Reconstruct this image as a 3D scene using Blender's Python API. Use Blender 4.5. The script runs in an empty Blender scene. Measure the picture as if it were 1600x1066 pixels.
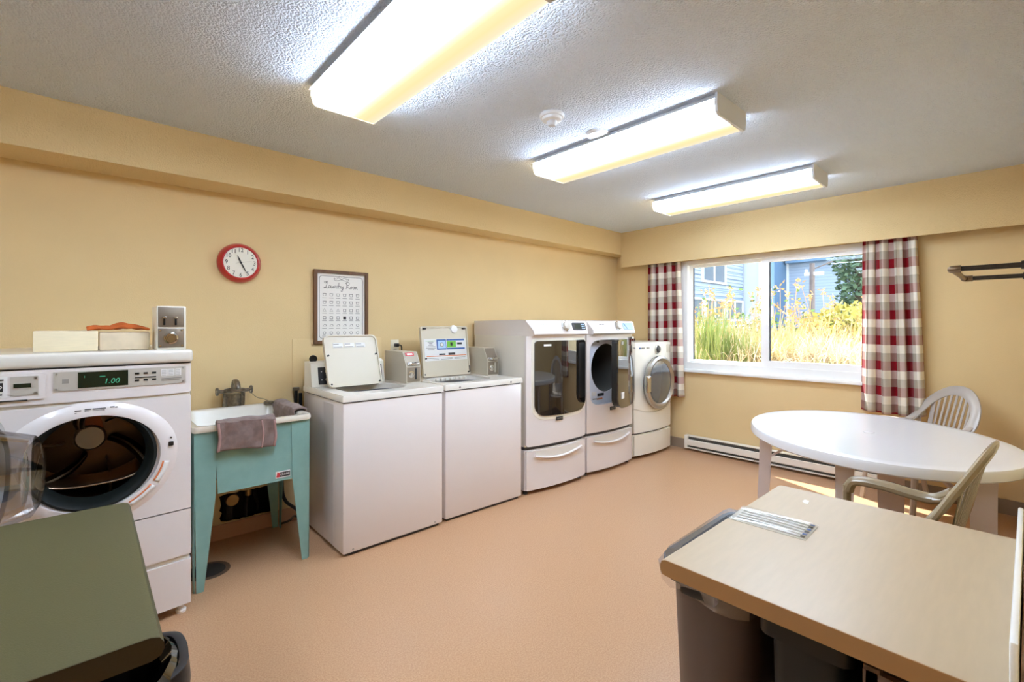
import bpy, bmesh, math, random
from mathutils import Vector, Matrix
random.seed(7)
SC = bpy.context.scene
COL = SC.collection
R = math.radians
PI = math.pi

# ------------------------------------------------------------------ camera
cam_data = bpy.data.cameras.new('camera')
cam_data.sensor_width = 36.0
cam_data.lens = 735.0 / 1600.0 * 36.0
cam_data.shift_y = -25.0 / 1600.0
cam_data.clip_start = 0.02
cam_data.clip_end = 200
cam = bpy.data.objects.new('camera', cam_data)
cam.location = (0, 0, 1.35)
cam.rotation_euler = (R(90), 0, R(47.78 - 90))
COL.objects.link(cam)
SC.camera = cam

# ------------------------------------------------------------------ world, sun, exposure
SC.view_settings.view_transform = 'Standard'
SC.view_settings.look = 'None'
SC.view_settings.exposure = 1.45
SC.view_settings.gamma = 1.0
SC.view_settings.use_curve_mapping = False
SUN_DIR = Vector((-0.32, -0.75, -1.0)).normalized()
world = bpy.data.worlds.new('world')
SC.world = world
world.use_nodes = True
wn = world.node_tree
wn.nodes.clear()
wo = wn.nodes.new('ShaderNodeOutputWorld')
wb = wn.nodes.new('ShaderNodeBackground')
ws = wn.nodes.new('ShaderNodeTexSky')
ws.sky_type = 'NISHITA'
ws.sun_disc = False
ws.sun_elevation = R(47)
ws.sun_rotation = math.atan2(-SUN_DIR.x, -SUN_DIR.y)
ws.altitude = 50
ws.air_density = 1.0
ws.dust_density = 1.5
wb.inputs['Strength'].default_value = 0.48
whs = wn.nodes.new('ShaderNodeHueSaturation')
whs.inputs['Saturation'].default_value = 0.45
wn.links.new(ws.outputs['Color'], whs.inputs['Color'])
wn.links.new(whs.outputs['Color'], wb.inputs['Color'])
wn.links.new(wb.outputs['Background'], wo.inputs['Surface'])
sun_data = bpy.data.lights.new('sun', 'SUN')
sun_data.energy = 7.6
sun_data.color = (1.0, 0.97, 0.92)
sun_data.angle = R(0.6)
sun = bpy.data.objects.new('sun', sun_data)
sun.rotation_euler = SUN_DIR.to_track_quat('-Z', 'Y').to_euler()
sun.location = (8, 8, 9)
COL.objects.link(sun)
LAMP_PEAK = 21.5
SC.cycles.max_bounces = 10
SC.cycles.diffuse_bounces = 5
SC.cycles.glossy_bounces = 4
SC.cycles.transparent_max_bounces = 12
SC.cycles.caustics_reflective = False
SC.cycles.caustics_refractive = False
SC.cycles.sample_clamp_indirect = 6.0
SC.cycles.use_denoising = True

# ------------------------------------------------------------------ materials
def lin(c):
    return tuple((v / 12.92 if v <= 0.04045 else ((v + 0.055) / 1.055) ** 2.4) for v in c)

def rgb(r, g, b):
    return lin((r / 255.0, g / 255.0, b / 255.0)) + (1.0,)

MATS = {}

def mat(name, col, rough=0.5, metal=0.0, var=0.0, vscale=8.0, bump=0.0, bscale=60.0, bdist=0.002, coat=0.0,
        emit=None, estr=0.0, spec=0.5, col2=None, stretch=None, sheen=0.0, trans=0.0, detail=3.0, subsurf=0.0):
    m = bpy.data.materials.new(name)
    m.use_nodes = True
    nt = m.node_tree
    b = nt.nodes['Principled BSDF']
    b.inputs['Roughness'].default_value = rough
    b.inputs['Metallic'].default_value = metal
    b.inputs['Specular IOR Level'].default_value = spec
    b.inputs['Coat Weight'].default_value = coat
    b.inputs['Sheen Weight'].default_value = sheen
    if trans:
        b.inputs['Transmission Weight'].default_value = trans
    tc = nt.nodes.new('ShaderNodeTexCoord')
    src = tc.outputs['Object']
    if stretch:
        mp = nt.nodes.new('ShaderNodeMapping')
        mp.inputs['Scale'].default_value = stretch
        nt.links.new(src, mp.inputs['Vector'])
        src = mp.outputs['Vector']
    if var > 0 or col2:
        n = nt.nodes.new('ShaderNodeTexNoise')
        n.inputs['Scale'].default_value = vscale
        n.inputs['Detail'].default_value = detail
        nt.links.new(src, n.inputs['Vector'])
        cr = nt.nodes.new('ShaderNodeValToRGB')
        c2 = col2 if col2 else tuple(max(0, v * (1 - var)) for v in col[:3]) + (1,)
        cr.color_ramp.elements[0].position = 0.35
        cr.color_ramp.elements[1].position = 0.65
        cr.color_ramp.elements[0].color = c2
        cr.color_ramp.elements[1].color = col
        nt.links.new(n.outputs['Fac'], cr.inputs['Fac'])
        nt.links.new(cr.outputs['Color'], b.inputs['Base Color'])
    else:
        b.inputs['Base Color'].default_value = col
    if bump > 0:
        n2 = nt.nodes.new('ShaderNodeTexNoise')
        n2.inputs['Scale'].default_value = bscale
        n2.inputs['Detail'].default_value = 2.0
        nt.links.new(src, n2.inputs['Vector'])
        bp = nt.nodes.new('ShaderNodeBump')
        bp.inputs['Strength'].default_value = bump
        bp.inputs['Distance'].default_value = bdist
        nt.links.new(n2.outputs['Fac'], bp.inputs['Height'])
        nt.links.new(bp.outputs['Normal'], b.inputs['Normal'])
    if emit:
        b.inputs['Emission Color'].default_value = emit
        b.inputs['Emission Strength'].default_value = estr
    MATS[name] = m
    return m

def glass_mat(name, tint, gloss, rough=0.0):
    m = bpy.data.materials.new(name)
    m.use_nodes = True
    nt = m.node_tree
    nt.nodes.clear()
    o = nt.nodes.new('ShaderNodeOutputMaterial')
    mx = nt.nodes.new('ShaderNodeMixShader')
    t = nt.nodes.new('ShaderNodeBsdfTransparent')
    t.inputs['Color'].default_value = tint
    g = nt.nodes.new('ShaderNodeBsdfGlossy')
    g.inputs['Roughness'].default_value = rough
    lw = nt.nodes.new('ShaderNodeLayerWeight')
    lw.inputs['Blend'].default_value = 0.5
    fr = nt.nodes.new('ShaderNodeMath')
    fr.operation = 'POWER'
    fr.inputs[1].default_value = 4.0
    nt.links.new(lw.outputs['Facing'], fr.inputs[0])
    ad = nt.nodes.new('ShaderNodeMath')
    ad.operation = 'MULTIPLY_ADD'
    ad.inputs[1].default_value = 0.28
    ad.inputs[2].default_value = gloss
    ad.use_clamp = True
    nt.links.new(fr.outputs[0], ad.inputs[0])
    nt.links.new(ad.outputs[0], mx.inputs['Fac'])
    nt.links.new(t.outputs[0], mx.inputs[1])
    nt.links.new(g.outputs[0], mx.inputs[2])
    nt.links.new(mx.outputs[0], o.inputs['Surface'])
    MATS[name] = m
    return m

def lens_mat(name):
    m = bpy.data.materials.new(name)
    m.use_nodes = True
    nt = m.node_tree
    nt.nodes.clear()
    o = nt.nodes.new('ShaderNodeOutputMaterial')
    e = nt.nodes.new('ShaderNodeEmission')
    tc = nt.nodes.new('ShaderNodeTexCoord')
    sp = nt.nodes.new('ShaderNodeSeparateXYZ')
    mr = nt.nodes.new('ShaderNodeMapRange')
    mr.inputs['From Min'].default_value = -0.17
    mr.inputs['From Max'].default_value = 0.17
    cs = nt.nodes.new('ShaderNodeValToRGB')
    cc = nt.nodes.new('ShaderNodeValToRGB')
    nt.links.new(tc.outputs['Object'], sp.inputs[0])
    nt.links.new(sp.outputs['X'], mr.inputs['Value'])
    # luminous profile across the diffuser: one tube burns on the near side; side edges raised to brighten the ceiling
    el = cs.color_ramp.elements
    lv = [(0.0, 0.32), (0.035, 0.32), (0.05, 0.12), (0.12, 0.5), (0.24, 1.0), (0.38, 0.8), (0.48, 0.12), (0.56, 0.034), (0.66, 0.0195), (0.86, 0.0175), (0.95, 0.021), (0.965, 0.32), (1.0, 0.32)]
    el[0].position, el[0].color = lv[0][0], (lv[0][1],) * 3 + (1,)
    el[1].position, el[1].color = lv[-1][0], (lv[-1][1],) * 3 + (1,)
    for p, v in lv[1:-1]:
        k = el.new(p)
        k.color = (v, v, v, 1)
    el = cc.color_ramp.elements
    LC = (0.82, 1.0, 1.28, 1)
    el[0].position, el[0].color = 0.02, LC
    el[1].position, el[1].color = 0.98, LC
    for p, c in [(0.45, LC), (0.58, (1, 0.84, 0.50, 1)), (0.76, (1, 0.80, 0.42, 1)), (0.92, (1, 0.88, 0.66, 1)), (0.96, LC)]:
        k = el.new(p)
        k.color = c
    ml = nt.nodes.new('ShaderNodeMath')
    ml.operation = 'MULTIPLY'
    ml.inputs[1].default_value = LAMP_PEAK
    nt.links.new(mr.outputs[0], cs.inputs['Fac'])
    nt.links.new(mr.outputs[0], cc.inputs['Fac'])
    nt.links.new(cs.outputs['Color'], ml.inputs[0])
    nt.links.new(ml.outputs[0], e.inputs['Strength'])
    nt.links.new(cc.outputs['Color'], e.inputs['Color'])
    nt.links.new(e.outputs[0], o.inputs['Surface'])
    MATS[name] = m
    return m

def popcorn_mat(name, col):
    m = mat(name, col, rough=0.95, spec=0.1)
    nt = m.node_tree
    b = nt.nodes['Principled BSDF']
    tc = nt.nodes.new('ShaderNodeTexCoord')
    v = nt.nodes.new('ShaderNodeTexVoronoi')
    v.inputs['Scale'].default_value = 105
    n = nt.nodes.new('ShaderNodeTexNoise')
    n.inputs['Scale'].default_value = 210
    n.inputs['Detail'].default_value = 3
    ad = nt.nodes.new('ShaderNodeMath')
    ad.operation = 'SUBTRACT'
    bp = nt.nodes.new('ShaderNodeBump')
    bp.inputs['Strength'].default_value = 1.0
    bp.inputs['Distance'].default_value = 0.010
    nt.links.new(tc.outputs['Object'], v.inputs['Vector'])
    nt.links.new(tc.outputs['Object'], n.inputs['Vector'])
    nt.links.new(n.outputs['Fac'], ad.inputs[0])
    nt.links.new(v.outputs['Distance'], ad.inputs[1])
    nt.links.new(ad.outputs[0], bp.inputs['Height'])
    nt.links.new(bp.outputs['Normal'], b.inputs['Normal'])
    return m

def floor_mat(name):
    m = mat(name, rgb(212, 164, 126), rough=0.36, spec=0.5)
    nt = m.node_tree
    b = nt.nodes['Principled BSDF']
    tc = nt.nodes.new('ShaderNodeTexCoord')
    n = nt.nodes.new('ShaderNodeTexNoise')
    n.inputs['Scale'].default_value = 170
    n.inputs['Detail'].default_value = 4
    n2 = nt.nodes.new('ShaderNodeTexNoise')
    n2.inputs['Scale'].default_value = 1.6
    n2.inputs['Detail'].default_value = 2
    cr = nt.nodes.new('ShaderNodeValToRGB')
    cr.color_ramp.elements[0].position = 0.36
    cr.color_ramp.elements[0].color = rgb(186, 140, 102)
    cr.color_ramp.elements[1].position = 0.62
    cr.color_ramp.elements[1].color = rgb(203, 162, 124)
    mx = nt.nodes.new('ShaderNodeMix')
    mx.data_type = 'RGBA'
    mx.blend_type = 'MULTIPLY'
    mx.inputs['Factor'].default_value = 0.0
    c2 = nt.nodes.new('ShaderNodeValToRGB')
    c2.color_ramp.elements[0].position = 0.35
    c2.color_ramp.elements[0].color = (0.95, 0.94, 0.93, 1)
    c2.color_ramp.elements[1].position = 0.62
    c2.color_ramp.elements[1].color = (1, 1, 1, 1)
    for k in (n, n2):
        nt.links.new(tc.outputs['Object'], k.inputs['Vector'])
    nt.links.new(n.outputs['Fac'], cr.inputs['Fac'])
    nt.links.new(n2.outputs['Fac'], c2.inputs['Fac'])
    nt.links.new(cr.outputs['Color'], mx.inputs['A'])
    nt.links.new(c2.outputs['Color'], mx.inputs['B'])
    nt.links.new(mx.outputs['Result'], b.inputs['Base Color'])
    ro = nt.nodes.new('ShaderNodeMapRange')
    ro.inputs['To Min'].default_value = 0.28
    ro.inputs['To Max'].default_value = 0.28
    nt.links.new(n2.outputs['Fac'], ro.inputs['Value'])
    nt.links.new(ro.outputs[0], b.inputs['Roughness'])
    return m

def plaid_mat(name):
    m = mat(name, rgb(220, 205, 180), rough=0.9, spec=0.15, sheen=0.2)
    nt = m.node_tree
    b = nt.nodes['Principled BSDF']
    uv = nt.nodes.new('ShaderNodeUVMap')
    sp = nt.nodes.new('ShaderNodeSeparateXYZ')
    nt.links.new(uv.outputs[0], sp.inputs[0])
    outs = []
    for ch in ('X', 'Y'):
        fr = nt.nodes.new('ShaderNodeMath')
        fr.operation = 'FRACT'
        nt.links.new(sp.outputs[ch], fr.inputs[0])
        cr = nt.nodes.new('ShaderNodeValToRGB')
        cr.color_ramp.interpolation = 'CONSTANT'
        e = cr.color_ramp.elements
        e[0].position, e[0].color = 0.0, rgb(150, 16, 30)
        e[1].position, e[1].color = 0.36, rgb(176, 166, 148)
        k = e.new(0.68)
        k.color = rgb(250, 243, 228)
        nt.links.new(fr.outputs[0], cr.inputs['Fac'])
        outs.append(cr)
    mx = nt.nodes.new('ShaderNodeMix')
    mx.data_type = 'RGBA'
    mx.inputs['Factor'].default_value = 0.5
    nt.links.new(outs[0].outputs['Color'], mx.inputs['A'])
    nt.links.new(outs[1].outputs['Color'], mx.inputs['B'])
    nt.links.new(mx.outputs['Result'], b.inputs['Base Color'])
    # light cloth lets some daylight through
    tr = nt.nodes.new('ShaderNodeBsdfTranslucent')
    nt.links.new(mx.outputs['Result'], tr.inputs['Color'])
    ms = nt.nodes.new('ShaderNodeMixShader')
    ms.inputs['Fac'].default_value = 0.25
    out = nt.nodes['Material Output']
    nt.links.new(b.outputs[0], ms.inputs[1])
    nt.links.new(tr.outputs[0], ms.inputs[2])
    nt.links.new(ms.outputs[0], out.inputs['Surface'])
    return m

def stripes_mat(name, ca, cb, scale, axis='Z', rough=0.6):
    m = mat(name, ca, rough=rough, spec=0.2)
    nt = m.node_tree
    b = nt.nodes['Principled BSDF']
    tc = nt.nodes.new('ShaderNodeTexCoord')
    w = nt.nodes.new('ShaderNodeTexWave')
    w.wave_type = 'BANDS'
    w.bands_direction = axis
    w.wave_profile = 'SAW'
    w.inputs['Scale'].default_value = scale
    cr = nt.nodes.new('ShaderNodeValToRGB')
    cr.color_ramp.elements[0].position = 0.0
    cr.color_ramp.elements[0].color = cb
    cr.color_ramp.elements[1].position = 0.25
    cr.color_ramp.elements[1].color = ca
    nt.links.new(tc.outputs['Object'], w.inputs['Vector'])
    nt.links.new(w.outputs['Color'], cr.inputs['Fac'])
    nt.links.new(cr.outputs['Color'], b.inputs['Base Color'])
    return m

mat('wall', rgb(228, 201, 150), rough=0.75, spec=0.25, var=0.03, vscale=3, bump=0.25, bscale=160, bdist=0.003)
mat('bulkhead', rgb(228, 201, 150), rough=0.85, spec=0.2, bump=0.8, bscale=150, bdist=0.006)
popcorn_mat('ceiling', rgb(238, 246, 255))
floor_mat('floor')
mat('baseboard', rgb(150, 132, 112), rough=0.55)
mat('pinkbase', rgb(196, 150, 116), rough=0.6)
mat('vinyl', rgb(246, 246, 243), rough=0.35)
mat('vinyl_dark', rgb(58, 66, 76), rough=0.4)
glass_mat('pane', (0.93, 0.96, 0.97, 1), 0.02)
lens_mat('lens')
mat('lens_end', rgb(250, 236, 205), rough=0.5, emit=rgb(255, 232, 190), estr=2.0)
mat('fixture', rgb(225, 226, 228), rough=0.4)
mat('plasticwhite', rgb(238, 238, 236), rough=0.4)
mat('enamel', rgb(229, 221, 216), rough=0.22, coat=0.3)
mat('enamel_warm', rgb(226, 220, 208), rough=0.25, coat=0.3)
mat('seam', rgb(70, 70, 74), rough=0.6)
mat('offwhite', rgb(236, 232, 218), rough=0.3, coat=0.2)
mat('lidwhite', rgb(216, 206, 184), rough=0.35)
mat('coinmetal', rgb(150, 138, 122), rough=0.42, metal=0.6)
mat('coinpaint', rgb(196, 187, 168), rough=0.4)
mat('steel', rgb(190, 188, 184), rough=0.28, metal=1.0)
mat('chrome', rgb(215, 213, 208), rough=0.12, metal=1.0)
mat('oldchrome', rgb(150, 142, 128), rough=0.32, metal=0.85, var=0.4, vscale=60)
mat('drum', rgb(214, 184, 152), rough=0.3, metal=1.0)
mat('drumedge_lit', rgb(226, 206, 182), rough=0.45, metal=0.7)  # brighter metal: light caught on the drum's edges is put into the colour
mat('drumdark', rgb(112, 92, 74), rough=0.28, metal=1.0)
mat('gasket', rgb(17, 22, 19), rough=0.6, spec=0.3)
mat('black', rgb(18, 19, 20), rough=0.4)
mat('blackgloss', rgb(10, 11, 12), rough=0.06, spec=0.8, coat=0.6)
mat('doorglass', rgb(26, 24, 22), rough=0.03, spec=0.9, coat=1.0)
mat('doorglass_grey', rgb(72, 78, 84), rough=0.05, spec=0.8, coat=1.0)
mat('darkpanel', rgb(48, 48, 50), rough=0.4)
mat('silverpanel', rgb(198, 192, 180), rough=0.35, metal=0.2)
mat('display', rgb(8, 30, 20), rough=0.15, coat=0.4)
mat('digit', rgb(70, 170, 130), rough=0.4, emit=rgb(110, 240, 170), estr=0.04)
mat('lcd', rgb(60, 66, 58), rough=0.2)
mat('teal', rgb(134, 176, 168), rough=0.42, var=0.10, vscale=14, bump=0.1, bscale=300)
mat('porcelain', rgb(236, 230, 214), rough=0.2, coat=0.3, var=0.06, vscale=9)
mat('towel', rgb(142, 120, 112), rough=1.0, spec=0.05, var=0.2, vscale=45, bump=0.9, bscale=420, bdist=0.004, sheen=0.3)
mat('towel_edge', rgb(172, 138, 132), rough=1.0, spec=0.05, bump=0.6, bscale=420, bdist=0.003)
mat('orange', rgb(208, 108, 56), rough=0.95, spec=0.1, var=0.15, vscale=30, bump=0.5, bscale=300, bdist=0.003)
mat('blockwood', rgb(240, 224, 188), rough=0.7, var=0.07, vscale=20, stretch=(1, 4, 12))
mat('carton', rgb(232, 214, 182), rough=0.7, var=0.14, vscale=14)
mat('red', rgb(186, 22, 30), rough=0.3, coat=0.4)
mat('clockface', rgb(240, 236, 220), rough=0.6)
mat('ink', rgb(46, 44, 40), rough=0.7)
mat('inklight', rgb(128, 124, 116), rough=0.7)
mat('hand_grey', rgb(150, 146, 136), rough=0.6)
mat('woodframe', rgb(120, 82, 50), rough=0.5, var=0.35, vscale=30, stretch=(1, 1, 0.1))
mat('paper', rgb(240, 237, 229), rough=0.7)
mat('sticker', rgb(232, 230, 226), rough=0.5)
mat('stickerblue', rgb(46, 96, 166), rough=0.5)
mat('stickergreen', rgb(120, 196, 70), rough=0.5)
mat('stickerorange', rgb(232, 142, 92), rough=0.5)
mat('stickerred', rgb(204, 62, 66), rough=0.5)
mat('lightblue', rgb(176, 206, 232), rough=0.5)
mat('plate', rgb(232, 224, 200), rough=0.4)
mat('tabletop', rgb(230, 229, 229), rough=0.2, spec=0.6, coat=0.3)
mat('tableleg', rgb(218, 204, 196), rough=0.4)
mat('chair_dim', rgb(146, 128, 98), rough=0.26, coat=0.2)  # darker copy of the shared chair plastic, its dimmer light put into the colour
mat('chair_lit', rgb(178, 168, 158), rough=0.35, coat=0.1)  # paler copy of the same plastic, the light on it put into the colour
mat('counter', rgb(198, 176, 144), rough=0.36, var=0.05, vscale=60, stretch=(0.15, 1.0, 1), spec=0.7)
mat('counter_edge', rgb(176, 132, 84), rough=0.45)
mat('green', rgb(82, 77, 42), rough=0.5, var=0.10, vscale=300, bump=0.25, bscale=300, bdist=0.002)
mat('green_edge', rgb(62, 54, 30), rough=0.5)
mat('binplastic', rgb(92, 78, 72), rough=0.4, var=0.1, vscale=6)
mat('binblack', rgb(22, 24, 24), rough=0.4)
mat('darktote', rgb(18, 22, 22), rough=0.5)
mat('crate', rgb(112, 90, 80), rough=0.5)
glass_mat('bag', (0.86, 0.86, 0.88, 1), 0.20, 0.12)
glass_mat('bowlglass', (0.70, 0.70, 0.72, 1), 0.30, 0.04)
glass_mat('sleeve', (0.98, 0.98, 0.98, 1), 0.03, 0.10)
mat('pipeblack', rgb(66, 58, 50), rough=0.4, metal=0.7, var=0.3, vscale=50)
mat('pipefit', rgb(120, 98, 74), rough=0.4, metal=0.7)
mat('heater', rgb(236, 230, 216), rough=0.4)
mat('heaterdark', rgb(96, 94, 88), rough=0.6)
mat('hole_dark', rgb(34, 26, 22), rough=0.9)
mat('copper', rgb(150, 90, 58), rough=0.4, metal=0.8)
mat('brass', rgb(170, 140, 92), rough=0.4, metal=0.8)
mat('iron', rgb(52, 46, 40), rough=0.7, metal=0.3, var=0.3, vscale=40)
mat('drainring', rgb(92, 70, 50), rough=0.6)
plaid_mat('plaid')
mat('lining', rgb(240, 234, 222), rough=0.9)
mat('siding_base', rgb(150, 170, 196), rough=0.7)
stripes_mat('siding', rgb(178, 194, 216), rgb(120, 140, 170), 1.6)
stripes_mat('shingle', rgb(150, 168, 194), rgb(126, 144, 172), 2.6)
mat('extwhite', rgb(214, 222, 234), rough=0.7)
mat('extblue', rgb(96, 128, 162), rough=0.6)
mat('extglass', rgb(120, 132, 146), rough=0.2)
mat('dryerwhite', rgb(222, 226, 234), rough=0.35)
mat('exttrim', rgb(238, 240, 244), rough=0.6)
mat('brickish', rgb(150, 110, 96), rough=0.8)
mat('pole', rgb(150, 138, 136), rough=0.8, var=0.2, vscale=6)
mat('soil', rgb(186, 168, 128), rough=0.95, var=0.3, vscale=3)
mat('lawn', rgb(170, 176, 120), rough=0.95, var=0.2, vscale=1.5)
mat('grassgreen', rgb(160, 176, 110), rough=0.7, var=0.35, vscale=5, spec=0.2)
mat('grassdry', rgb(214, 196, 150), rough=0.8, var=0.25, vscale=4, spec=0.2)
mat('grasspale', rgb(228, 212, 188), rough=0.8, var=0.14, vscale=4, spec=0.2)
mat('seed', rgb(236, 186, 132), rough=0.9, var=0.25, vscale=6)
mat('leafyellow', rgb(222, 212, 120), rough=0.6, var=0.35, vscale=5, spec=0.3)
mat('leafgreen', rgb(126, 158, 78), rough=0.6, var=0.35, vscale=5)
mat('ivy', rgb(104, 132, 104), rough=0.6, var=0.4, vscale=4)
mat('bark', rgb(96, 84, 72), rough=0.9)

# ------------------------------------------------------------------ mesh helpers
class MB:
    def __init__(self):
        self.v = []
        self.f = []
        self.uv = None

    def add(self, vs, fs):
        o = len(self.v)
        self.v += [tuple(p) for p in vs]
        self.f += [tuple(i + o for i in f) for f in fs]
        return self

    def box(self, x0, x1, y0, y1, z0, z1):
        return self.add([(x0, y0, z0), (x1, y0, z0), (x1, y1, z0), (x0, y1, z0), (x0, y0, z1), (x1, y0, z1), (x1, y1, z1), (x0, y1, z1)],
                        [(0, 3, 2, 1), (4, 5, 6, 7), (0, 1, 5, 4), (1, 2, 6, 5), (2, 3, 7, 6), (3, 0, 4, 7)])

    def rbox(self, x0, x1, y0, y1, z0, z1, r=0.01, seg=2):
        bm = bmesh.new()
        bmesh.ops.create_cube(bm, size=1.0)
        for v in bm.verts:
            v.co = Vector(((x0 + x1) / 2 + v.co.x * (x1 - x0), (y0 + y1) / 2 + v.co.y * (y1 - y0), (z0 + z1) / 2 + v.co.z * (z1 - z0)))
        r = min(r, 0.49 * min(x1 - x0, y1 - y0, z1 - z0))
        bmesh.ops.bevel(bm, geom=list(bm.edges), offset=r, segments=seg, profile=0.5, affect='EDGES')
        bm.verts.index_update()
        self.add([v.co for v in bm.verts], [[v.index for v in f.verts] for f in bm.faces])
        bm.free()
        return self

    def prism(self, poly, axis, a0, a1):
        n = len(poly)
        def P(p, a):
            if axis == 'z':
                return (p[0], p[1], a)
            if axis == 'y':
                return (p[0], a, p[1])
            return (a, p[0], p[1])
        vs = [P(p, a0) for p in poly] + [P(p, a1) for p in poly]
        fs = [tuple(range(n)), tuple(range(2 * n - 1, n - 1, -1))]
        fs += [(i, n + i, n + (i + 1) % n, (i + 1) % n) for i in range(n)]
        return self.add(vs, fs)

    def annulus(self, outer, inner, axis, a0, a1):
        n = len(outer)
        def P(p, a):
            if axis == 'z':
                return (p[0], p[1], a)
            if axis == 'y':
                return (p[0], a, p[1])
            return (a, p[0], p[1])
        vs = [P(p, a0) for p in outer] + [P(p, a0) for p in inner] + [P(p, a1) for p in outer] + [P(p, a1) for p in inner]
        fs = []
        for i in range(n):
            j = (i + 1) % n
            fs += [(i, j, n + j, n + i), (2 * n + i, 3 * n + i, 3 * n + j, 2 * n + j), (i, 2 * n + i, 2 * n + j, j), (n + i, n + j, 3 * n + j, 3 * n + i)]
        return self.add(vs, fs)

    def lathe(self, prof, axis='z', c=(0, 0, 0), seg=32, sx=1.0, closed=False, cap0=True):
        vs = []
        n = len(prof)
        for k in range(seg):
            a = 2 * PI * k / seg
            ca, sa = math.cos(a) * sx, math.sin(a)
            for r, h in prof:
                if axis == 'z':
                    p = (c[0] + r * ca, c[1] + r * sa, c[2] + h)
                elif axis == 'y':
                    p = (c[0] + r * ca, c[1] + h, c[2] + r * sa)
                else:
                    p = (c[0] + h, c[1] + r * ca, c[2] + r * sa)
                vs.append(p)
        fs = []
        m = n if closed else n - 1
        for k in range(seg):
            k2 = (k + 1) % seg
            for i in range(m):
                j = (i + 1) % n
                fs.append((k * n + i, k2 * n + i, k2 * n + j, k * n + j))
        if not closed:
            if cap0 and prof[0][0] > 1e-6:
                fs.append(tuple(k * n for k in range(seg)))
            if prof[-1][0] > 1e-6:
                fs.append(tuple(k * n + n - 1 for k in range(seg - 1, -1, -1)))
        return self.add(vs, fs)

    def sweep(self, pts, w, h=None, up=(0, 0, 1), seg=8, caps=True, closed=False):
        h = w if h is None else h
        pts = [Vector(p) for p in pts]
        n = len(pts)
        vs = []
        prev = None
        for i, p in enumerate(pts):
            if closed:
                t = (pts[(i + 1) % n] - pts[i - 1])
            else:
                t = pts[min(i + 1, n - 1)] - pts[max(i - 1, 0)]
            t.normalize()
            u = Vector(up[i] if isinstance(up, list) else up)
            if prev is not None and not isinstance(up, list):
                u = prev
            s = t.cross(u)
            if s.length < 1e-4:
                s = t.cross(Vector((1, 0.3, 0.2)))
            s.normalize()
            u = s.cross(t).normalized()
            prev = u
            wi = w[i] if isinstance(w, (list, tuple)) else w
            hi = h[i] if isinstance(h, (list, tuple)) else h
            for k in range(seg):
                a = 2 * PI * (k + 0.5) / seg
                vs.append(p + s * (wi / 2 * math.cos(a)) + u * (hi / 2 * math.sin(a)))
        fs = []
        for i in range(n if closed else n - 1):
            j = (i + 1) % n
            for k in range(seg):
                k2 = (k + 1) % seg
                fs.append((i * seg + k, i * seg + k2, j * seg + k2, j * seg + k))
        if caps and not closed:
            fs.append(tuple(range(seg - 1, -1, -1)))
            fs.append(tuple((n - 1) * seg + k for k in range(seg)))
        return self.add(vs, fs)

    def tube(self, pts, r, seg=10, closed=False):
        d = [2 * q for q in r] if isinstance(r, (list, tuple)) else 2 * r
        return self.sweep(pts, d, d, seg=seg, closed=closed)

    def bowed(self, x0, x1, zlo, zhi, yf, thick, n=22):
        # plate whose outline is z in [zlo(x), zhi(x)], front at yf(x)
        xs = [x0 + (x1 - x0) * (0.5 - 0.5 * math.cos(PI * k / n)) for k in range(n + 1)]
        vs = []
        for x in xs:
            a, b, y = zlo(x), zhi(x), yf(x)
            vs += [(x, y, a), (x, y, b), (x, y + thick, b), (x, y + thick, a)]
        fs = [(3, 2, 1, 0)]
        for k in range(n):
            o = 4 * k
            for i in range(4):
                j = (i + 1) % 4
                fs.append((o + i, o + j, o + 4 + j, o + 4 + i))
        o = 4 * n
        fs.append((o, o + 1, o + 2, o + 3))
        return self.add(vs, fs)

    def grid(self, fn, nu, nv, closed_u=False):
        vs = [fn(i / (nu if closed_u else nu - 1), j / (nv - 1)) for j in range(nv) for i in range(nu)]
        fs = []
        for j in range(nv - 1):
            for i in range(nu if closed_u else nu - 1):
                i2 = (i + 1) % nu
                fs.append((j * nu + i, j * nu + i2, (j + 1) * nu + i2, (j + 1) * nu + i))
        return self.add(vs, fs)

    def xf(self, M):
        self.v = [tuple(M @ Vector(p)) for p in self.v]
        return self

    def build(self, name, material, parent=None, smooth=35, loc=None, rot=None, solid=0.0, subsurf=0, fix=True):
        me = bpy.data.meshes.new(name)
        me.from_pydata(self.v, [], self.f)
        if fix:
            bm = bmesh.new()
            bm.from_mesh(me)
            bmesh.ops.remove_doubles(bm, verts=bm.verts, dist=1e-6)
            bmesh.ops.recalc_face_normals(bm, faces=bm.faces)
            bm.to_mesh(me)
            bm.free()
        if material:
            me.materials.append(MATS[material])
        if smooth:
            me.polygons.foreach_set('use_smooth', [True] * len(me.polygons))
            me.set_sharp_from_angle(angle=R(smooth))
        ob = bpy.data.objects.new(name, me)
        COL.objects.link(ob)
        if parent:
            ob.parent = parent
        if loc:
            ob.location = loc
        if rot:
            ob.rotation_euler = rot
        if solid:
            s = ob.modifiers.new('solid', 'SOLIDIFY')
            s.thickness = solid
            s.offset = 0
        if subsurf:
            s = ob.modifiers.new('subsurf', 'SUBSURF')
            s.levels = subsurf
            s.render_levels = subsurf
        return ob

def tag(o, label=None, cat=None, group=None, kind=None):
    if label:
        o['label'] = label
    if cat:
        o['category'] = cat
    if group:
        o['group'] = group
    if kind:
        o['kind'] = kind
    return o

def thing(name, label, cat, loc=(0, 0, 0), rz=0.0, group=None):
    o = bpy.data.objects.new(name, None)
    o.empty_display_size = 0.05
    o.location = loc
    o.rotation_euler = (0, 0, rz)
    COL.objects.link(o)
    return tag(o, label, cat, group)

def copy_tree(o, parent=None):
    c = o.copy()
    COL.objects.link(c)
    c.parent = parent
    for ch in list(o.children):
        copy_tree(ch, c)
    return c

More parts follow.
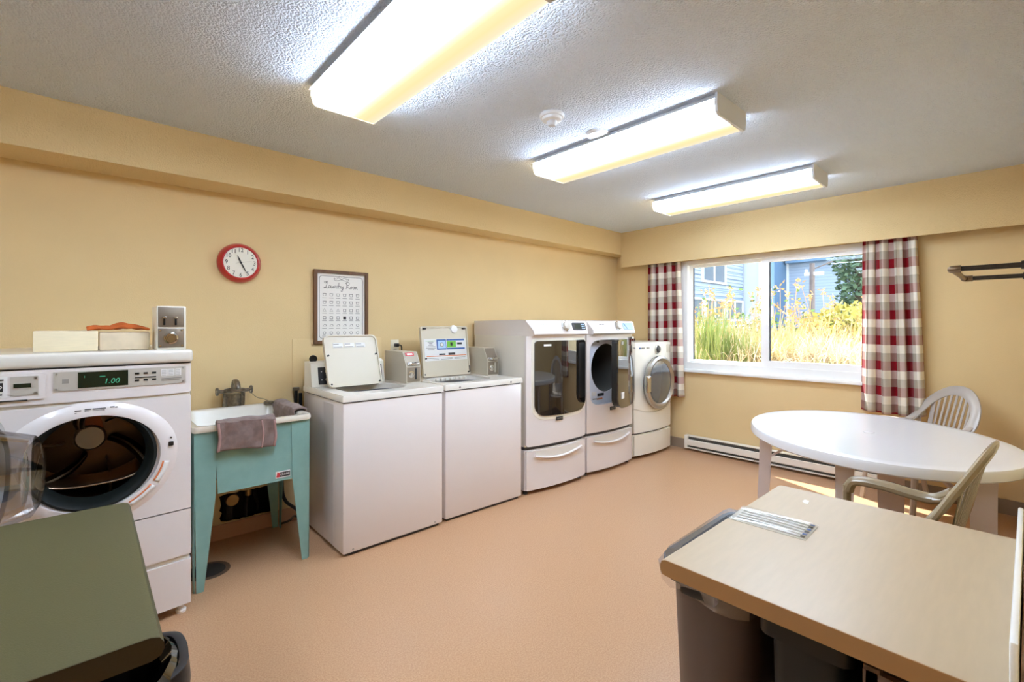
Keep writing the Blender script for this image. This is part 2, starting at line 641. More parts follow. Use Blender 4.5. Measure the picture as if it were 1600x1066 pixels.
def rrect(x0, x1, z0, z1, r, seg=5):
    rs = r if isinstance(r, (list, tuple)) else [r] * 4
    pts = []
    for (cx, cz, a0, q) in ((x1 - rs[0], z1 - rs[0], 0, rs[0]), (x0 + rs[1], z1 - rs[1], 90, rs[1]), (x0 + rs[2], z0 + rs[2], 180, rs[2]), (x1 - rs[3], z0 + rs[3], 270, rs[3])):
        for k in range(seg + 1):
            a = R(a0 + 90 * k / seg)
            pts.append((cx + q * math.cos(a), cz + q * math.sin(a)))
    return pts

def circ(cx, cz, r, n, sx=1.0):
    return [(cx + r * sx * math.cos(2 * PI * k / n), cz + r * math.sin(2 * PI * k / n)) for k in range(n)]

def cast(cx, cz, x0, x1, z0, z1, n):
    # points on a rectangle's edge along n even directions from (cx, cz), snapped so the corners are kept
    angs = [2 * PI * k / n for k in range(n)]
    for (x, z) in ((x0, z0), (x1, z0), (x1, z1), (x0, z1)):
        a = math.atan2(z - cz, x - cx) % (2 * PI)
        k = min(range(n), key=lambda i: abs((angs[i] - a + PI) % (2 * PI) - PI))
        angs[k] = a
    out = []
    for a in angs:
        dx, dz = math.cos(a), math.sin(a)
        t = 1e9
        if dx > 1e-9:
            t = min(t, (x1 - cx) / dx)
        if dx < -1e-9:
            t = min(t, (x0 - cx) / dx)
        if dz > 1e-9:
            t = min(t, (z1 - cz) / dz)
        if dz < -1e-9:
            t = min(t, (z0 - cz) / dz)
        out.append((cx + dx * t, cz + dz * t))
    return out, angs

def cr(pts, n=6):
    pts = [Vector(p) for p in pts]
    out = []
    m = len(pts)
    for i in range(m - 1):
        p0, p1, p2, p3 = pts[max(i - 1, 0)], pts[i], pts[i + 1], pts[min(i + 2, m - 1)]
        for k in range(n):
            t = k / n
            out.append(0.5 * ((2 * p1) + (-p0 + p2) * t + (2 * p0 - 5 * p1 + 4 * p2 - p3) * t * t + (-p0 + 3 * p1 - 3 * p2 + p3) * t ** 3))
    out.append(pts[-1])
    return out

_fontn = [0]

def text(name, body, size, material, parent, loc, rot, depth=0.0006, shear=0.0, sx=1.0, align='CENTER', kind=None):
    cu = bpy.data.curves.new(name, 'FONT')
    cu.body = body
    cu.size = size
    cu.extrude = depth
    cu.shear = shear
    cu.align_x = align
    cu.align_y = 'CENTER'
    cu.resolution_u = 3
    tmp = bpy.data.objects.new('tmp', cu)
    COL.objects.link(tmp)
    dg = bpy.context.evaluated_depsgraph_get()
    dg.update()
    me = bpy.data.meshes.new_from_object(tmp.evaluated_get(dg))
    bpy.data.objects.remove(tmp)
    me.name = name
    me.materials.clear()
    me.materials.append(MATS[material])
    ob = bpy.data.objects.new(name, me)
    ob.location = loc
    ob.rotation_euler = rot
    ob.scale = (sx, 1, 1)
    COL.objects.link(ob)
    if parent:
        ob.parent = parent
    if kind:
        ob['kind'] = kind
    return ob
# ------------------------------------------------------------------ the room
XW, YW, ZC = 4.87, 3.43, 2.44
XB, YB, YR = -2.1, -1.5, 0.004

def struct(ob, label=None, cat=None):
    ob['kind'] = 'structure'
    if label:
        ob['label'] = label
    if cat:
        ob['category'] = cat
    return ob

struct(MB().box(XB - 0.15, XW + 0.2, YB - 0.15, YW + 0.15, -0.1, 0.0).build('floor', 'floor', smooth=0), 'tan speckled sheet vinyl floor', 'floor')
struct(MB().box(XB - 0.15, XW + 0.2, YB - 0.15, YW + 0.15, ZC, ZC + 0.1).build('ceiling', 'ceiling', smooth=0), 'white popcorn textured ceiling', 'ceiling')

# machine wall, with the broken opening under the sink
hx, hz = 0.79, 0.185
NH = 40
outer, angs = cast(hx, hz, XB, XW + 0.2, 0.0, ZC, NH)
inner = []
for k, a in enumerate(angs):
    w, h = 0.158, 0.092
    dx, dz = math.cos(a), math.sin(a)
    t = 1.0 / max(abs(dx) / w, abs(dz) / h)
    t *= 1 + random.uniform(-0.05, 0.05)
    inner.append((hx + dx * t, hz + dz * t))
wb_ = struct(MB().annulus(outer, inner, 'y', YW, YW + 0.02).build('wall_back', 'wall', smooth=0), 'long cream wall behind the machines', 'wall')
cav = MB()
cav.add([(hx - .2, YW + .02, hz - .12), (hx + .2, YW + .02, hz - .12), (hx + .2, YW + .02, hz + .13), (hx - .2, YW + .02, hz + .13),
         (hx - .2, YW + .14, hz - .12), (hx + .2, YW + .14, hz - .12), (hx + .2, YW + .14, hz + .13), (hx - .2, YW + .14, hz + .13)],
        [(4, 5, 6, 7), (0, 1, 5, 4), (1, 2, 6, 5), (2, 3, 7, 6), (3, 0, 4, 7)])
tag(cav.build('wall_cavity', 'hole_dark', wb_, smooth=0), 'dark rough opening in the wall under the sink')
MB().tube([(0.69, YW + .07, .07), (0.69, YW + .07, .31)], .028).build('drain_pipe', 'iron', wb_)
MB().lathe([(0, 0), (.035, 0), (.038, .012), (.038, .05), (.03, .06), (0, .06)], 'y', (0.70, YW + .005, .225), 20).build('cleanout_cap', 'brass', wb_)
MB().tube(cr([(0.79, YW + .06, .08), (0.79, YW + .06, .18), (0.80, YW + .05, .24), (0.80, YW + .06, .31)]), .012).build('supply_pipe', 'iron', wb_)
MB().tube(cr([(0.84, YW + .06, .31), (0.84, YW + .05, .22), (0.86, YW + .06, .15), (0.86, YW + .07, .07)]), .011).build('supply_pipe', 'iron', wb_)
MB().lathe([(0, -.02), (.02, -.02), (.02, .02), (0, .02)], 'z', (0.80, YW + .05, .245), 12).build('pipe_valve', 'brass', wb_)

# window wall
WY0, WY1, WZ0, WZ1 = 0.78, 2.585, 0.862, 2.045
struct(MB().annulus([(-0.2, 0), (YW + .02, 0), (YW + .02, ZC), (-0.2, ZC)], [(WY0, WZ0), (WY1, WZ0), (WY1, WZ1), (WY0, WZ1)], 'x', XW, XW + .095).build('wall_window', 'wall', smooth=0), 'cream wall with the sliding window', 'wall')
struct(MB().box(1.0, XW, YR - .12, YR, 0, ZC).build('wall_right', 'wall', smooth=0), 'cream side wall beside the counter and oval table', 'wall')
struct(MB().box(1.0, 1.12, YB, YR - .12, 0, ZC).build('wall_alcove', 'wall', smooth=0), 'cream wall of the entry alcove', 'wall')
struct(MB().box(XB, 1.12, YB - .1, YB, 0, ZC).build('wall_entry', 'wall', smooth=0), 'cream wall behind the entry', 'wall')
struct(MB().box(XB - .1, XB, YB, YW, 0, ZC).build('wall_left', 'wall', smooth=0), 'cream end wall opposite the window', 'wall')

# ceiling bulkhead and window valance (boxed-in beams)
bk = MB()
bx0, bx1, by0, by1, bz = XB, XW, 3.115, 3.26, 2.182
bk.add([(bx0, by0, bz), (bx1, by1, bz), (bx1, YW, bz), (bx0, YW, bz), (bx0, by0, ZC), (bx1, by1, ZC), (bx1, YW, ZC), (bx0, YW, ZC)],
       [(0, 3, 2, 1), (4, 5, 6, 7), (0, 1, 5, 4), (1, 2, 6, 5), (2, 3, 7, 6), (3, 0, 4, 7)])
struct(bk.build('trim_1', 'bulkhead', smooth=0), 'textured cream bulkhead running along the machine wall', 'bulkhead')
struct(MB().box(4.70, 4.722, YR, by1 - .003, 2.032, ZC).build('trim_2', 'bulkhead', smooth=0), 'textured cream boxed valance over the window', 'valance')

# baseboards
struct(MB().box(XB, XW, YW - .012, YW, 0, 0.092).build('baseboard_back', 'pinkbase', smooth=0), 'tan cove base under the sink wall', 'baseboard')
struct(MB().box(XW - .012, XW, YR, YW - .012, 0, 0.105).build('baseboard_window', 'baseboard', smooth=0), 'grey brown base along the window wall', 'baseboard')
struct(MB().box(1.0, XW - .012, YR, YR + .01, 0, 0.105).build('baseboard_right', 'baseboard', smooth=0), 'grey brown base along the side wall', 'baseboard')

# window
w1 = struct(thing('window_1', 'white vinyl sliding window with two panes', 'window', (XW, (WY0 + WY1) / 2, WZ0)), None)
wc = (WY0 + WY1) / 2
def wq(y):
    return y - wc
# casing frame around the opening
o_ = [(wq(WY0), 0), (wq(WY1), 0), (wq(WY1), WZ1 - WZ0), (wq(WY0), WZ1 - WZ0)]
i_ = [(wq(WY0 + .075), .085), (wq(WY1 - .075), .085), (wq(WY1 - .075), WZ1 - WZ0 - .045), (wq(WY0 + .075), WZ1 - WZ0 - .045)]
MB().annulus(o_, i_, 'x', -.012, .085).build('window_frame', 'vinyl', w1, smooth=0)
def sash(y0, y1, z0, z1, x0, x1, st, name):
    o = [(wq(y0), z0 - WZ0), (wq(y1), z0 - WZ0), (wq(y1), z1 - WZ0), (wq(y0), z1 - WZ0)]
    s0, s1, sb, s2 = st
    i = [(wq(y0 + s0), z0 + sb - WZ0), (wq(y1 - s1), z0 + sb - WZ0), (wq(y1 - s1), z1 - s2 - WZ0), (wq(y0 + s0), z1 - s2 - WZ0)]
    s = MB().annulus(o, i, 'x', x0, x1).build(name, 'vinyl', w1, smooth=0)
    xm = (x0 + x1) / 2
    MB().box(xm - .003, xm + .003, wq(y0 + s0), wq(y1 - s1), z0 + sb - WZ0, z1 - s2 - WZ0).build('pane', 'pane', s, smooth=0)
    # dark glazing gasket on the left edge of the pane
    MB().box(xm - .006, xm + .006, wq(y1 - s1 - .010), wq(y1 - s1), z0 + sb - WZ0, z1 - s2 - WZ0).build('gasket', 'vinyl_dark', s, smooth=0)
    return s
sash(1.70, WY1 - .075, WZ0 + .085, WZ1 - .045, .04, .075, (.055, .035, .03, .028), 'fixed_sash')
s2 = sash(WY0 + .075, 1.76, WZ0 + .085, WZ1 - .045, .0, .035, (.05, .07, .058, .045), 'sliding_sash')
MB().rbox(-.012, .004, wq(1.690), wq(1.712), .48, .58, .004).build('latch', 'vinyl', s2)
MB().rbox(-.045, .01, wq(WY0 - .03), wq(WY1 + .004), -.022, .012, .006).build('window_sill', 'vinyl', w1)

# ------------------------------------------------------------------ ceiling fixtures
def ceiling_light(xc, y0, y1, label):
    t = thing('ceiling_light', label, 'ceiling light', (xc, (y0 + y1) / 2, ZC), 0, 'fluorescent wraparound ceiling lights')
    h = (y1 - y0) / 2
    MB().rbox(-.145, .145, -h + .008, h - .008, -.034, 0, .004).build('housing', 'fixture', t)
    MB().box(-.170, .170, -h + .006, h + .004, -.0295, -.0265).build('spill_shield', 'fixture', t, smooth=0)  # thin plate added over the lens to block its light from the ceiling
    pts = [(-.160, -.030), (-.163, -.050), (-.152, -.088), (-.138, -.098), (.138, -.098), (.152, -.088), (.163, -.050), (.160, -.030)]
    MB().prism(pts, 'y', -h + .012, h - .006).build('diffuser', 'lens', t, smooth=40)
    e = MB().prism([(-.163, 0), (-.168, -.05), (-.158, -.090), (-.142, -.102), (.142, -.102), (.158, -.090), (.168, -.05), (.163, 0)], 'y', -h, -h + .012)
    e.build('end_cap', 'fixture', t, smooth=30)
    MB().prism(pts, 'y', h - .005, h).build('lens_end', 'lens_end', t, smooth=30)
    return t
ceiling_light(0.915, 0.98, 2.18, 'large ceiling light nearest the camera, cut by the top frame edge')
ceiling_light(2.345, 0.98, 2.20, 'middle ceiling light between the smoke detector and the window')
ceiling_light(3.80, 0.98, 2.20, 'ceiling light farthest back, just in front of the window valance')
ceiling_light(-1.0, 0.98, 2.18, 'added unseen ceiling light above the entry, brightening the near end of the room')  # unseen fixture added behind the camera to brighten the near end

sd = thing('smoke_detector', 'white domed smoke detector with stepped rings on the ceiling', 'smoke detector', (1.79, 1.665, ZC))
MB().lathe([(0, 0), (.062, 0), (.064, -.01), (.06, -.018), (0, -.018)], 'z', (0, 0, 0), 32).build('base_ring', 'plasticwhite', sd)
MB().lathe([(0, -.018), (.052, -.018), (.05, -.032), (.036, -.036), (0, -.036)], 'z', (0, 0, 0), 32).build('body', 'plasticwhite', sd)
MB().lathe([(0, -.036), (.026, -.036), (.026, -.046), (.018, -.058), (0, -.06)], 'z', (0, 0, 0), 24).build('sensor_cap', 'fixture', sd)
tag(MB().lathe([(0, 0), (.068, 0), (.068, -.006), (.058, -.014), (.02, -.016), (0, -.016)], 'z', (0, 0, 0), 36).build('cover_plate', 'plasticwhite', None, loc=(2.16, 1.655, ZC)), 'flat round white blank cover on the ceiling', 'cover plate')

# ------------------------------------------------------------------ wall clock
ck = thing('wall_clock', 'round wall clock with a thick red rim', 'clock', (0.735, YW, 1.748))
MB().lathe([(.09, 0), (.124, 0), (.126, -.010), (.121, -.030), (.108, -.052), (.102, -.054), (.099, -.046), (.09, -.04)], 'y', (0, 0, 0), 48, closed=True).build('rim', 'red', ck)
MB().lathe([(0, -.01), (.101, -.01), (.101, -.044), (0, -.044)], 'y', (0, 0, 0), 48).build('dial', 'clockface', ck)
for k in range(1, 13):
    a = R(90 - 30 * k)
    text('numeral', str(k), .037, 'ink', ck, (.079 * math.cos(a), -.0450, .079 * math.sin(a)), (R(90), 0, 0), sx=.85)
def hand(name, deg, l0, l1, w, m, y):
    d = Vector((math.sin(R(deg)), 0, math.cos(R(deg))))
    s = Vector((d.z, 0, -d.x))
    p = [d * l0 - s * w * .6, d * l0 + s * w * .6, d * l1 * .4 + s * w, d * l1 + s * w * .15, d * l1 - s * w * .15, d * l1 * .4 - s * w]
    mb = MB()
    mb.add([(q.x, y, q.z) for q in p] + [(q.x, y + .0012, q.z) for q in p], [tuple(range(6)), tuple(range(11, 5, -1))] + [(i, 6 + i, 6 + (i + 1) % 6, (i + 1) % 6) for i in range(6)])
    return mb.build(name, m, ck, smooth=0)
hand('hour_hand', 337, -.012, .048, .0052, 'ink', -.0485)
hand('minute_hand', 153, -.015, .072, .0046, 'ink', -.0505)
sh = hand('second_hand', 78, -.03, .062, .0008, 'hand_grey', -.0525)
MB().lathe([(0, 0), (.006, 0), (.006, -.008), (0, -.008)], 'y', (0, -.046, 0), 16).build('hub', 'ink', ck)

# ------------------------------------------------------------------ framed laundry sign
sx0, sx1, sz0, sz1 = 1.20, 1.602, 1.215, 1.747
fs = thing('framed_sign', 'brown wooden frame with a Laundry Room symbol chart', 'framed sign', ((sx0 + sx1) / 2, YW, sz0))
hw, hh = (sx1 - sx0) / 2, sz1 - sz0
# four mitred frame rails
def rail(ax, az, bx, bz_, nx, nz, name='frame_rail'):
    w, d = .022, .03
    mb = MB()
    q = [(ax, az), (bx, bz_), (bx + (-w if bx > 0 else w), bz_ + (-w if bz_ > hh / 2 else w)), (ax + (-w if ax > 0 else w), az + (-w if az > hh / 2 else w))]
    mb.prism(q, 'y', -d, 0)
    return mb.build(name, 'woodframe', fs, smooth=0)
rail(-hw, 0, hw, 0, 0, 1)
rail(-hw, hh, hw, hh, 0, -1)
rail(-hw, 0, -hw, hh, 1, 0)
rail(hw, 0, hw, hh, -1, 0)
pb = MB().box(-hw + .022, hw - .022, -.014, -.006, .022, hh - .022).build('print', 'paper', fs, smooth=0)
# rounded printed border
def ring2d(pts, w, y, cx=None):
    n = len(pts)
    c = Vector((sum(p[0] for p in pts) / n, sum(p[1] for p in pts) / n))
    inn = []
    for i in range(n):
        a, b = Vector(pts[i - 1]), Vector(pts[(i + 1) % n])
        t = (b - a).normalized()
        nn = Vector((-t.y, t.x))
        if nn.dot(c - Vector(pts[i])) < 0:
            nn = -nn
        inn.append(tuple(Vector(pts[i]) + nn * w))
    return MB().annulus(pts, inn, 'y', y - .0006, y)
ring2d(rrect(-hw + .038, hw - .038, .038, hh - .040, .022, 4), .0035, -.0142).build('printed_border', 'inklight', pb, smooth=0)
yt = -.0148
# the script title, drawn as pen strokes
def stroke(mb, pts, w):
    mb.sweep([(p[0], yt, p[1]) for p in cr([(a, b, 0) for a, b in pts], 5)], w, .0008, up=(0, 1, 0), seg=6)
GL = {
 'L': ([[(.30, .95), (.10, 1.05), (.05, .85), (.25, .80), (.45, 1.1), (.40, .6), (.15, .05), (-.05, .05), (.1, .15), (.45, 0), (.7, .1)]], .62),
 'a': ([[(.35, .4), (.15, .42), (.05, .2), (.15, .02), (.35, .35), (.32, .1), (.48, .05)]], .42),
 'u': ([[(.02, .4), (.05, .1), (.18, .02), (.32, .35), (.32, .1), (.46, .05)]], .42),
 'n': ([[(.02, .38), (.06, .02), (.18, .38), (.28, .36), (.28, .08), (.42, .05)]], .40),
 'd': ([[(.33, .38), (.12, .40), (.04, .18), (.16, .02), (.34, .4), (.46, .95), (.34, .12), (.48, .05)]], .44),
 'r': ([[(.02, .34), (.10, .44), (.12, .3), (.28, .38), (.2, .1), (.34, .04)]], .30),
 'y': ([[(.02, .4), (.06, .1), (.2, .04), (.36, .4), (.24, -.35), (.04, -.42), (.1, -.2), (.5, .1)]], .46),
 'R': ([[(.12, 1.0), (.22, .5), (.1, 0)], [(-.05, .8), (.25, 1.08), (.6, .95), (.5, .6), (.2, .5), (.45, .2), (.72, .02)]], .70),
 'o': ([[(.2, .42), (.05, .22), (.18, .02), (.34, .2), (.22, .42), (.42, .34)]], .38),
 'm': ([[(.0, .38), (.04, .02), (.16, .38), (.22, .3), (.2, .04), (.34, .38), (.4, .3), (.4, .08), (.52, .05)]], .55),
}
def script(word, x, z, s, name):
    for ch in word:
        if ch == ' ':
            x += .28 * s
            continue
        st, adv = GL[ch]
        mb = MB()
        for q in st:
            stroke(mb, [(x + a * s, z + b * s) for a, b in q], .0034 if ch in 'LR' else .0028)
        mb.build('printed_letter', 'ink', pb)
        x += adv * s
script('Laundry Room', -.127, .402, .047, 'title')
# flourish above the title
fl = MB()
for s in (-1, 1):
    stroke(fl, [(0, .468), (s * .02, .482), (s * .04, .470), (s * .055, .478), (s * .05, .462), (s * .03, .460), (0, .468)], .0026)
fl.build('printed_flourish', 'ink', pb)
fl = MB()
for s in (-1, 1):
    stroke(fl, [(0, .486), (s * .018, .494), (s * .03, .484), (s * .046, .486)], .002)
fl.build('printed_flourish', 'inklight', pb)
# six rows of care symbols
rnd = random.Random(3)
for r_ in range(6):
    for c_ in range(6):
        x = -.125 + c_ * .0495
        z = .352 - r_ * .055
        mb = MB()
        h = .013
        if r_ in (0, 1):
            shp = [(-h, h), (-h * .75, -h * .6), (h * .75, -h * .6), (h, h)]
        elif r_ == 2 and c_ < 3:
            shp = [(-h, -h * .7), (h, -h * .7), (0, h)]
        elif r_ == 4 and c_ < 5:
            shp = [(-h * 1.1, -h * .5), (h * 1.1, -h * .5), (h * .9, h * .5), (-h * .1, h * .6)]
        elif r_ == 5 or (r_ == 4 and c_ == 5):
            shp = [(h * .9 * math.cos(k * PI / 5), h * .9 * math.sin(k * PI / 5)) for k in range(10)]
        else:
            shp = [(-h * .85, -h * .85), (h * .85, -h * .85), (h * .85, h * .85), (-h * .85, h * .85)]
        shp = [(x + a, z + b) for a, b in shp]
        if r_ == 3 and c_ == 3:
            mb.prism(shp, 'y', -.0148, -.0142)
        else:
            n = len(shp)
            cxx, czz = x, z
            inn = [(cxx + (a - cxx) * .76, czz + (b - czz) * .74) for a, b in shp]
            mb.annulus(shp, inn, 'y', -.0148, -.0142)
        mb.build('care_symbol', 'ink' if (r_ == 3) else 'inklight', pb, smooth=0)
        MB().box(x - .016, x + .016, -.0146, -.0142, z - .0225, z - .0195).build('symbol_caption', 'inklight', pb, smooth=0)

# ------------------------------------------------------------------ access panel and outlet on the wall
struct(MB().rbox(1.06, 1.726, YW - .006, YW, .905, 1.252, .002).build('trim_3', 'wall', smooth=30), 'painted plywood access panel on the wall behind the washer', 'access panel')
ot = thing('wall_outlet', 'ivory wall outlet with a black plug pushed in', 'outlet', (1.838, YW, 1.17))
MB().rbox(-.036, .036, -.007, 0, -.062, .062, .003).build('cover_plate', 'plate', ot)
for z in (-.028, .022):
    MB().prism(rrect(-.017, .017, z - .015, z + .015, .012, 4), 'y', -.0095, -.006).build('socket', 'plate' if z > 0 else 'coinpaint', ot)
cd = thing('power_cord', 'black power plug and cord hanging from the wall outlet', 'power cord', (1.845, YW - .01, 1.19))
MB().rbox(-.018, .012, -.04, 0, -.014, .014, .006).build('plug', 'black', cd)
MB().tube(cr([(0, -.036, 0), (.02, -.05, -.005), (.03, -.04, -.05), (.03, -.03, -.12), (.02, -.025, -.25)]), .005).build('cable', 'black', cd)

# ------------------------------------------------------------------ floor drain
fd = thing('floor_drain', 'round iron floor drain plate beside the sink leg', 'floor drain', (.50, 3.03, 0))
MB().lathe([(.0, 0), (.082, 0), (.082, .003), (.078, .005), (0, .005)], 'z', (0, 0, 0), 36).build('plate', 'iron', fd)
MB().lathe([(.082, 0), (.105, 0), (.103, .004), (.084, .0045)], 'z', (0, 0, 0), 36, closed=True).build('ring', 'drainring', fd)
# ------------------------------------------------------------------ helpers for the machines
def bow(w, b):
    return lambda x: -b * (1 - (2 * x / w - 1) ** 2)

def ring_panel(mb, outer, inner, yf, rings=6, thick=0.02):
    # a front panel with a hole, following yf(x); outer / inner loops have the same count
    n = len(outer)
    loops = []
    for k in range(rings + 1):
        t = k / rings
        loops.append([(o[0] + (i[0] - o[0]) * t, o[1] + (i[1] - o[1]) * t) for o, i in zip(outer, inner)])
    vs = []
    for L in loops:
        vs += [(x, yf(x), z) for x, z in L]
    for L in (loops[-1], loops[0]):
        vs += [(x, yf(x) + thick, z) for x, z in L]
    fs = []
    tot = rings + 3
    for k in range(tot):
        a, b = k, (k + 1) % tot
        if k == rings + 1:
            continue
        for i in range(n):
            j = (i + 1) % n
            fs.append((a * n + i, a * n + j, b * n + j, b * n + i))
    return mb.add(vs, fs)

def open_shell(mb, x0, x1, y0, y1, z0, z1):
    return mb.add([(x0, y0, z0), (x1, y0, z0), (x1, y1, z0), (x0, y1, z0), (x0, y0, z1), (x1, y0, z1), (x1, y1, z1), (x0, y1, z1)],
                  [(0, 3, 2, 1), (4, 5, 6, 7), (1, 2, 6, 5), (2, 3, 7, 6), (3, 0, 4, 7)])

def corner_fn(x0, x1, z0, z1, rt, rb, sag=0.0):
    def edge(x, r):
        d = min(x - x0, x1 - x)
        if d >= r:
            return 0.0
        d = max(d, 0)
        return r - math.sqrt(max(r * r - (r - d) ** 2, 0))
    def s(x):
        return sag * (1 - (2 * (x - x0) / (x1 - x0) - 1) ** 2)
    return (lambda x: z0 - s(x) + edge(x, rb)), (lambda x: z1 - edge(x, rt))

# ------------------------------------------------------------------ left commercial front loader, door open
W = .686
fl_ = thing('front_load_washer', 'large white coin-operated front loader with its door open and dark drum showing', 'washing machine', (-.317, 2.66, 0))
bw = bow(W, .022)
cabinet = MB()
open_shell(cabinet, 0, W, .012, .74, .05, 1.178)
cabinet.build('cabinet', 'enamel', fl_, smooth=0)
top = MB().rbox(-.004, W + .006, -.028, .745, 1.178, 1.236, .014, 3).build('top_panel', 'enamel_warm', fl_)
# control fascia
zl, zh = corner_fn(0, W, 1.035, 1.172, .0, .012)
MB().bowed(0, W, zl, zh, lambda x: bw(x) - .004, .03).build('control_fascia', 'enamel', fl_)
MB().bowed(.003, W - .003, lambda x: 1.016, lambda x: 1.037, lambda x: bw(x) + .004, .02).build('fascia_groove', 'enamel_warm', fl_)
# front panel with porthole
cx_, cz_ = .345, .785
NP = 72
outer, angs = cast(cx_, cz_, 0, W, .492, 1.02, NP)
inner = [(cx_ + .212 * math.cos(a), cz_ + .212 * math.sin(a)) for a in angs]
ring_panel(MB(), outer, inner, bw, 6).build('front_panel', 'enamel', fl_, smooth=30)
# raised oval surround around the porthole
sur = MB()
prof = [(.210, .004), (.216, -.016), (.235, -.018), (.262, -.010), (.285, .004)]
vs = []
NS = 72
for k in range(NS):
    a = 2 * PI * k / NS
    for r, h in prof:
        x = cx_ + r * 1.04 * math.cos(a)
        x = min(max(x, .004), W - .004)
        vs.append((x, bw(x) + h, cz_ + r * (1.0 if math.sin(a) < 0 else .86) * math.sin(a)))
fs_ = []
n = len(prof)
for k in range(NS):
    k2 = (k + 1) % NS
    for i in range(n - 1):
        fs_.append((k * n + i, k2 * n + i, k2 * n + i + 1, k * n + i + 1))
sur.add(vs, fs_).build('door_surround', 'enamel', fl_, smooth=50)
# lower panels
MB().bowed(0, W, lambda x: .276, lambda x: .486, bw, .03).build('lower_panel', 'enamel', fl_)
MB().bowed(.004, W - .004, lambda x: .248, lambda x: .276, lambda x: bw(x) + .012, .02).build('toe_recess', 'enamel_warm', fl_)
MB().bowed(0, W, lambda x: .045, lambda x: .252, bw, .03).build('toe_panel', 'enamel', fl_)
for x in (.05, W - .035):
    MB().lathe([(0, 0), (.02, 0), (.022, .012), (.014, .02), (.01, .05), (0, .05)], 'z', (x, .03, 0), 16).build('levelling_foot', 'plasticwhite', fl_)
    MB().lathe([(0, 0), (.02, 0), (.022, .012), (.014, .02), (.01, .05), (0, .05)], 'z', (x, .68, 0), 16).build('levelling_foot', 'plasticwhite', fl_)
# gasket and drum
MB().lathe([(.212, -.010), (.200, -.022), (.190, -.012), (.178, .03), (.176, .075), (.212, .075)], 'y', (cx_, -.012, cz_), 56, closed=True).build('door_gasket', 'gasket', fl_)
dr = MB().lathe([(.178, .06), (.25, .075), (.255, .12), (.255, .42), (.235, .45), (0, .45)], 'y', (cx_, 0, cz_), 56, cap0=False).build('drum', 'drumdark', fl_)
MB().lathe([(.196, .062), (.228, .066), (.236, .085), (.222, .09)], 'y', (cx_, 0, cz_), 56, closed=True).build('drum_rim', 'drum', fl_)
MB().lathe([(.228, .11), (.242, .108), (.242, .118), (.230, .12)], 'y', (cx_, 0, cz_), 56, closed=True).build('drum_rim', 'drum', fl_)
# curved lifting vanes across the drum
for base in (100, 220, 340):
    pts, pts2 = [], []
    for k in range(9):
        t = k / 8
        a = R(base + 38 * (t - .3))
        rr = .235 - .165 * t
        y = .14 + .29 * t
        pts.append((cx_ + rr * math.cos(a), y, cz_ + rr * math.sin(a)))
        a2 = R(base + 62 + 18 * t)
        pts2.append((cx_ + (.24 - .14 * t) * math.cos(a2), y, cz_ + (.24 - .14 * t) * math.sin(a2)))
    MB().sweep(cr(pts, 3), .05, .018, up=(0, -1, 0), seg=8).build('drum_vane', 'drumdark', fl_)
    MB().tube(cr([(p[0], p[1] - .012, p[2]) for p in pts], 3), .0065, 8).build('vane_edge', 'drumedge_lit', fl_)
    MB().tube(cr(pts2, 3), .0055, 8).build('drum_seam', 'drumedge_lit', fl_)
# wide lower lifter
MB().grid(lambda u, v: (cx_ - .17 + .34 * u, .13 + .22 * v, cz_ - .235 + .09 * math.sin(PI * u) * (1 - .25 * v) + .02 * v + (2 * u - 1) ** 2 * .12), 16, 6).build('lifter', 'drum', fl_, solid=.006)
MB().lathe([(0, .385), (.052, .385), (.058, .39), (.060, .40), (.060, .45), (0, .45)], 'y', (cx_ - .01, 0, cz_ + .02), 32).build('drum_hub', 'steel', fl_)
MB().prism([(cx_ - .055, cz_ + .06), (cx_ + .04, cz_ + .06), (cx_ + .02, cz_ + .16), (cx_ - .02, cz_ + .16)], 'y', .41, .445).build('hub_bracket', 'copper', fl_)
# control panel and display
def fx(x0, x1, z0, z1, y, m, name, par, t=.004, r=0.0, b=bw, dy=-.004):
    zl, zh = corner_fn(x0, x1, z0, z1, r, r) if r else ((lambda x: z0), (lambda x: z1))
    return MB().bowed(x0, x1, zl, zh, lambda x: b(x) + dy - y, t, 10).build(name, m, par)
cp = fx(.222, .665, 1.082, 1.160, .004, 'silverpanel', 'control_panel', fl_)
dp = fx(.295, .455, 1.090, 1.155, .0055, 'display', 'display', cp)
text('display_digits', '1.00', .030, 'digit', dp, (.400, bw(.4) - .012, 1.112), (R(90), 0, 0), shear=.2)
text('display_mark', 'I', .012, 'digit', dp, (.315, bw(.315) - .012, 1.135), (R(90), 0, 0))
MB().box(.362, .380, bw(.37) - .012, bw(.37) - .009, 1.132, 1.135).build('display_bar', 'digit', dp, smooth=0)
for r_ in range(2):
    for c_ in range(3):
        x = .478 + c_ * .030
        fx(x, x + .015, 1.103 + r_ * .030, 1.111 + r_ * .030, .006, 'black', 'button', cp, b=lambda q: bw(q))
fx(.478, .553, 1.117, 1.121, .006, 'black', 'button_bar', cp)
for x in (.232, .655):
    for z in (1.090, 1.152):
        MB().lathe([(0, 0), (.004, 0), (.004, -.003), (0, -.004)], 'y', (x, bw(x) - .008, z), 10).build('screw', 'steel', cp)
for k in range(3):
    fx(.572 + k * .026, .595 + k * .026, 1.118, 1.150, .005, 'sticker', 'printed_box', cp, t=.002)
    for q in range(4):
        fx(.574 + k * .026, .590 + k * .026, 1.122 + q * .007, 1.1235 + q * .007, .0058, 'inklight', 'printed_line', cp, t=.001)
fx(.572, .648, 1.105, 1.108, .0055, 'inklight', 'printed_line', cp, t=.001)
fx(.572, .640, 1.098, 1.101, .0055, 'inklight', 'printed_line', cp, t=.001)
fx(.248, .268, 1.112, 1.130, .005, 'hand_grey', 'printed_logo', cp, t=.002)
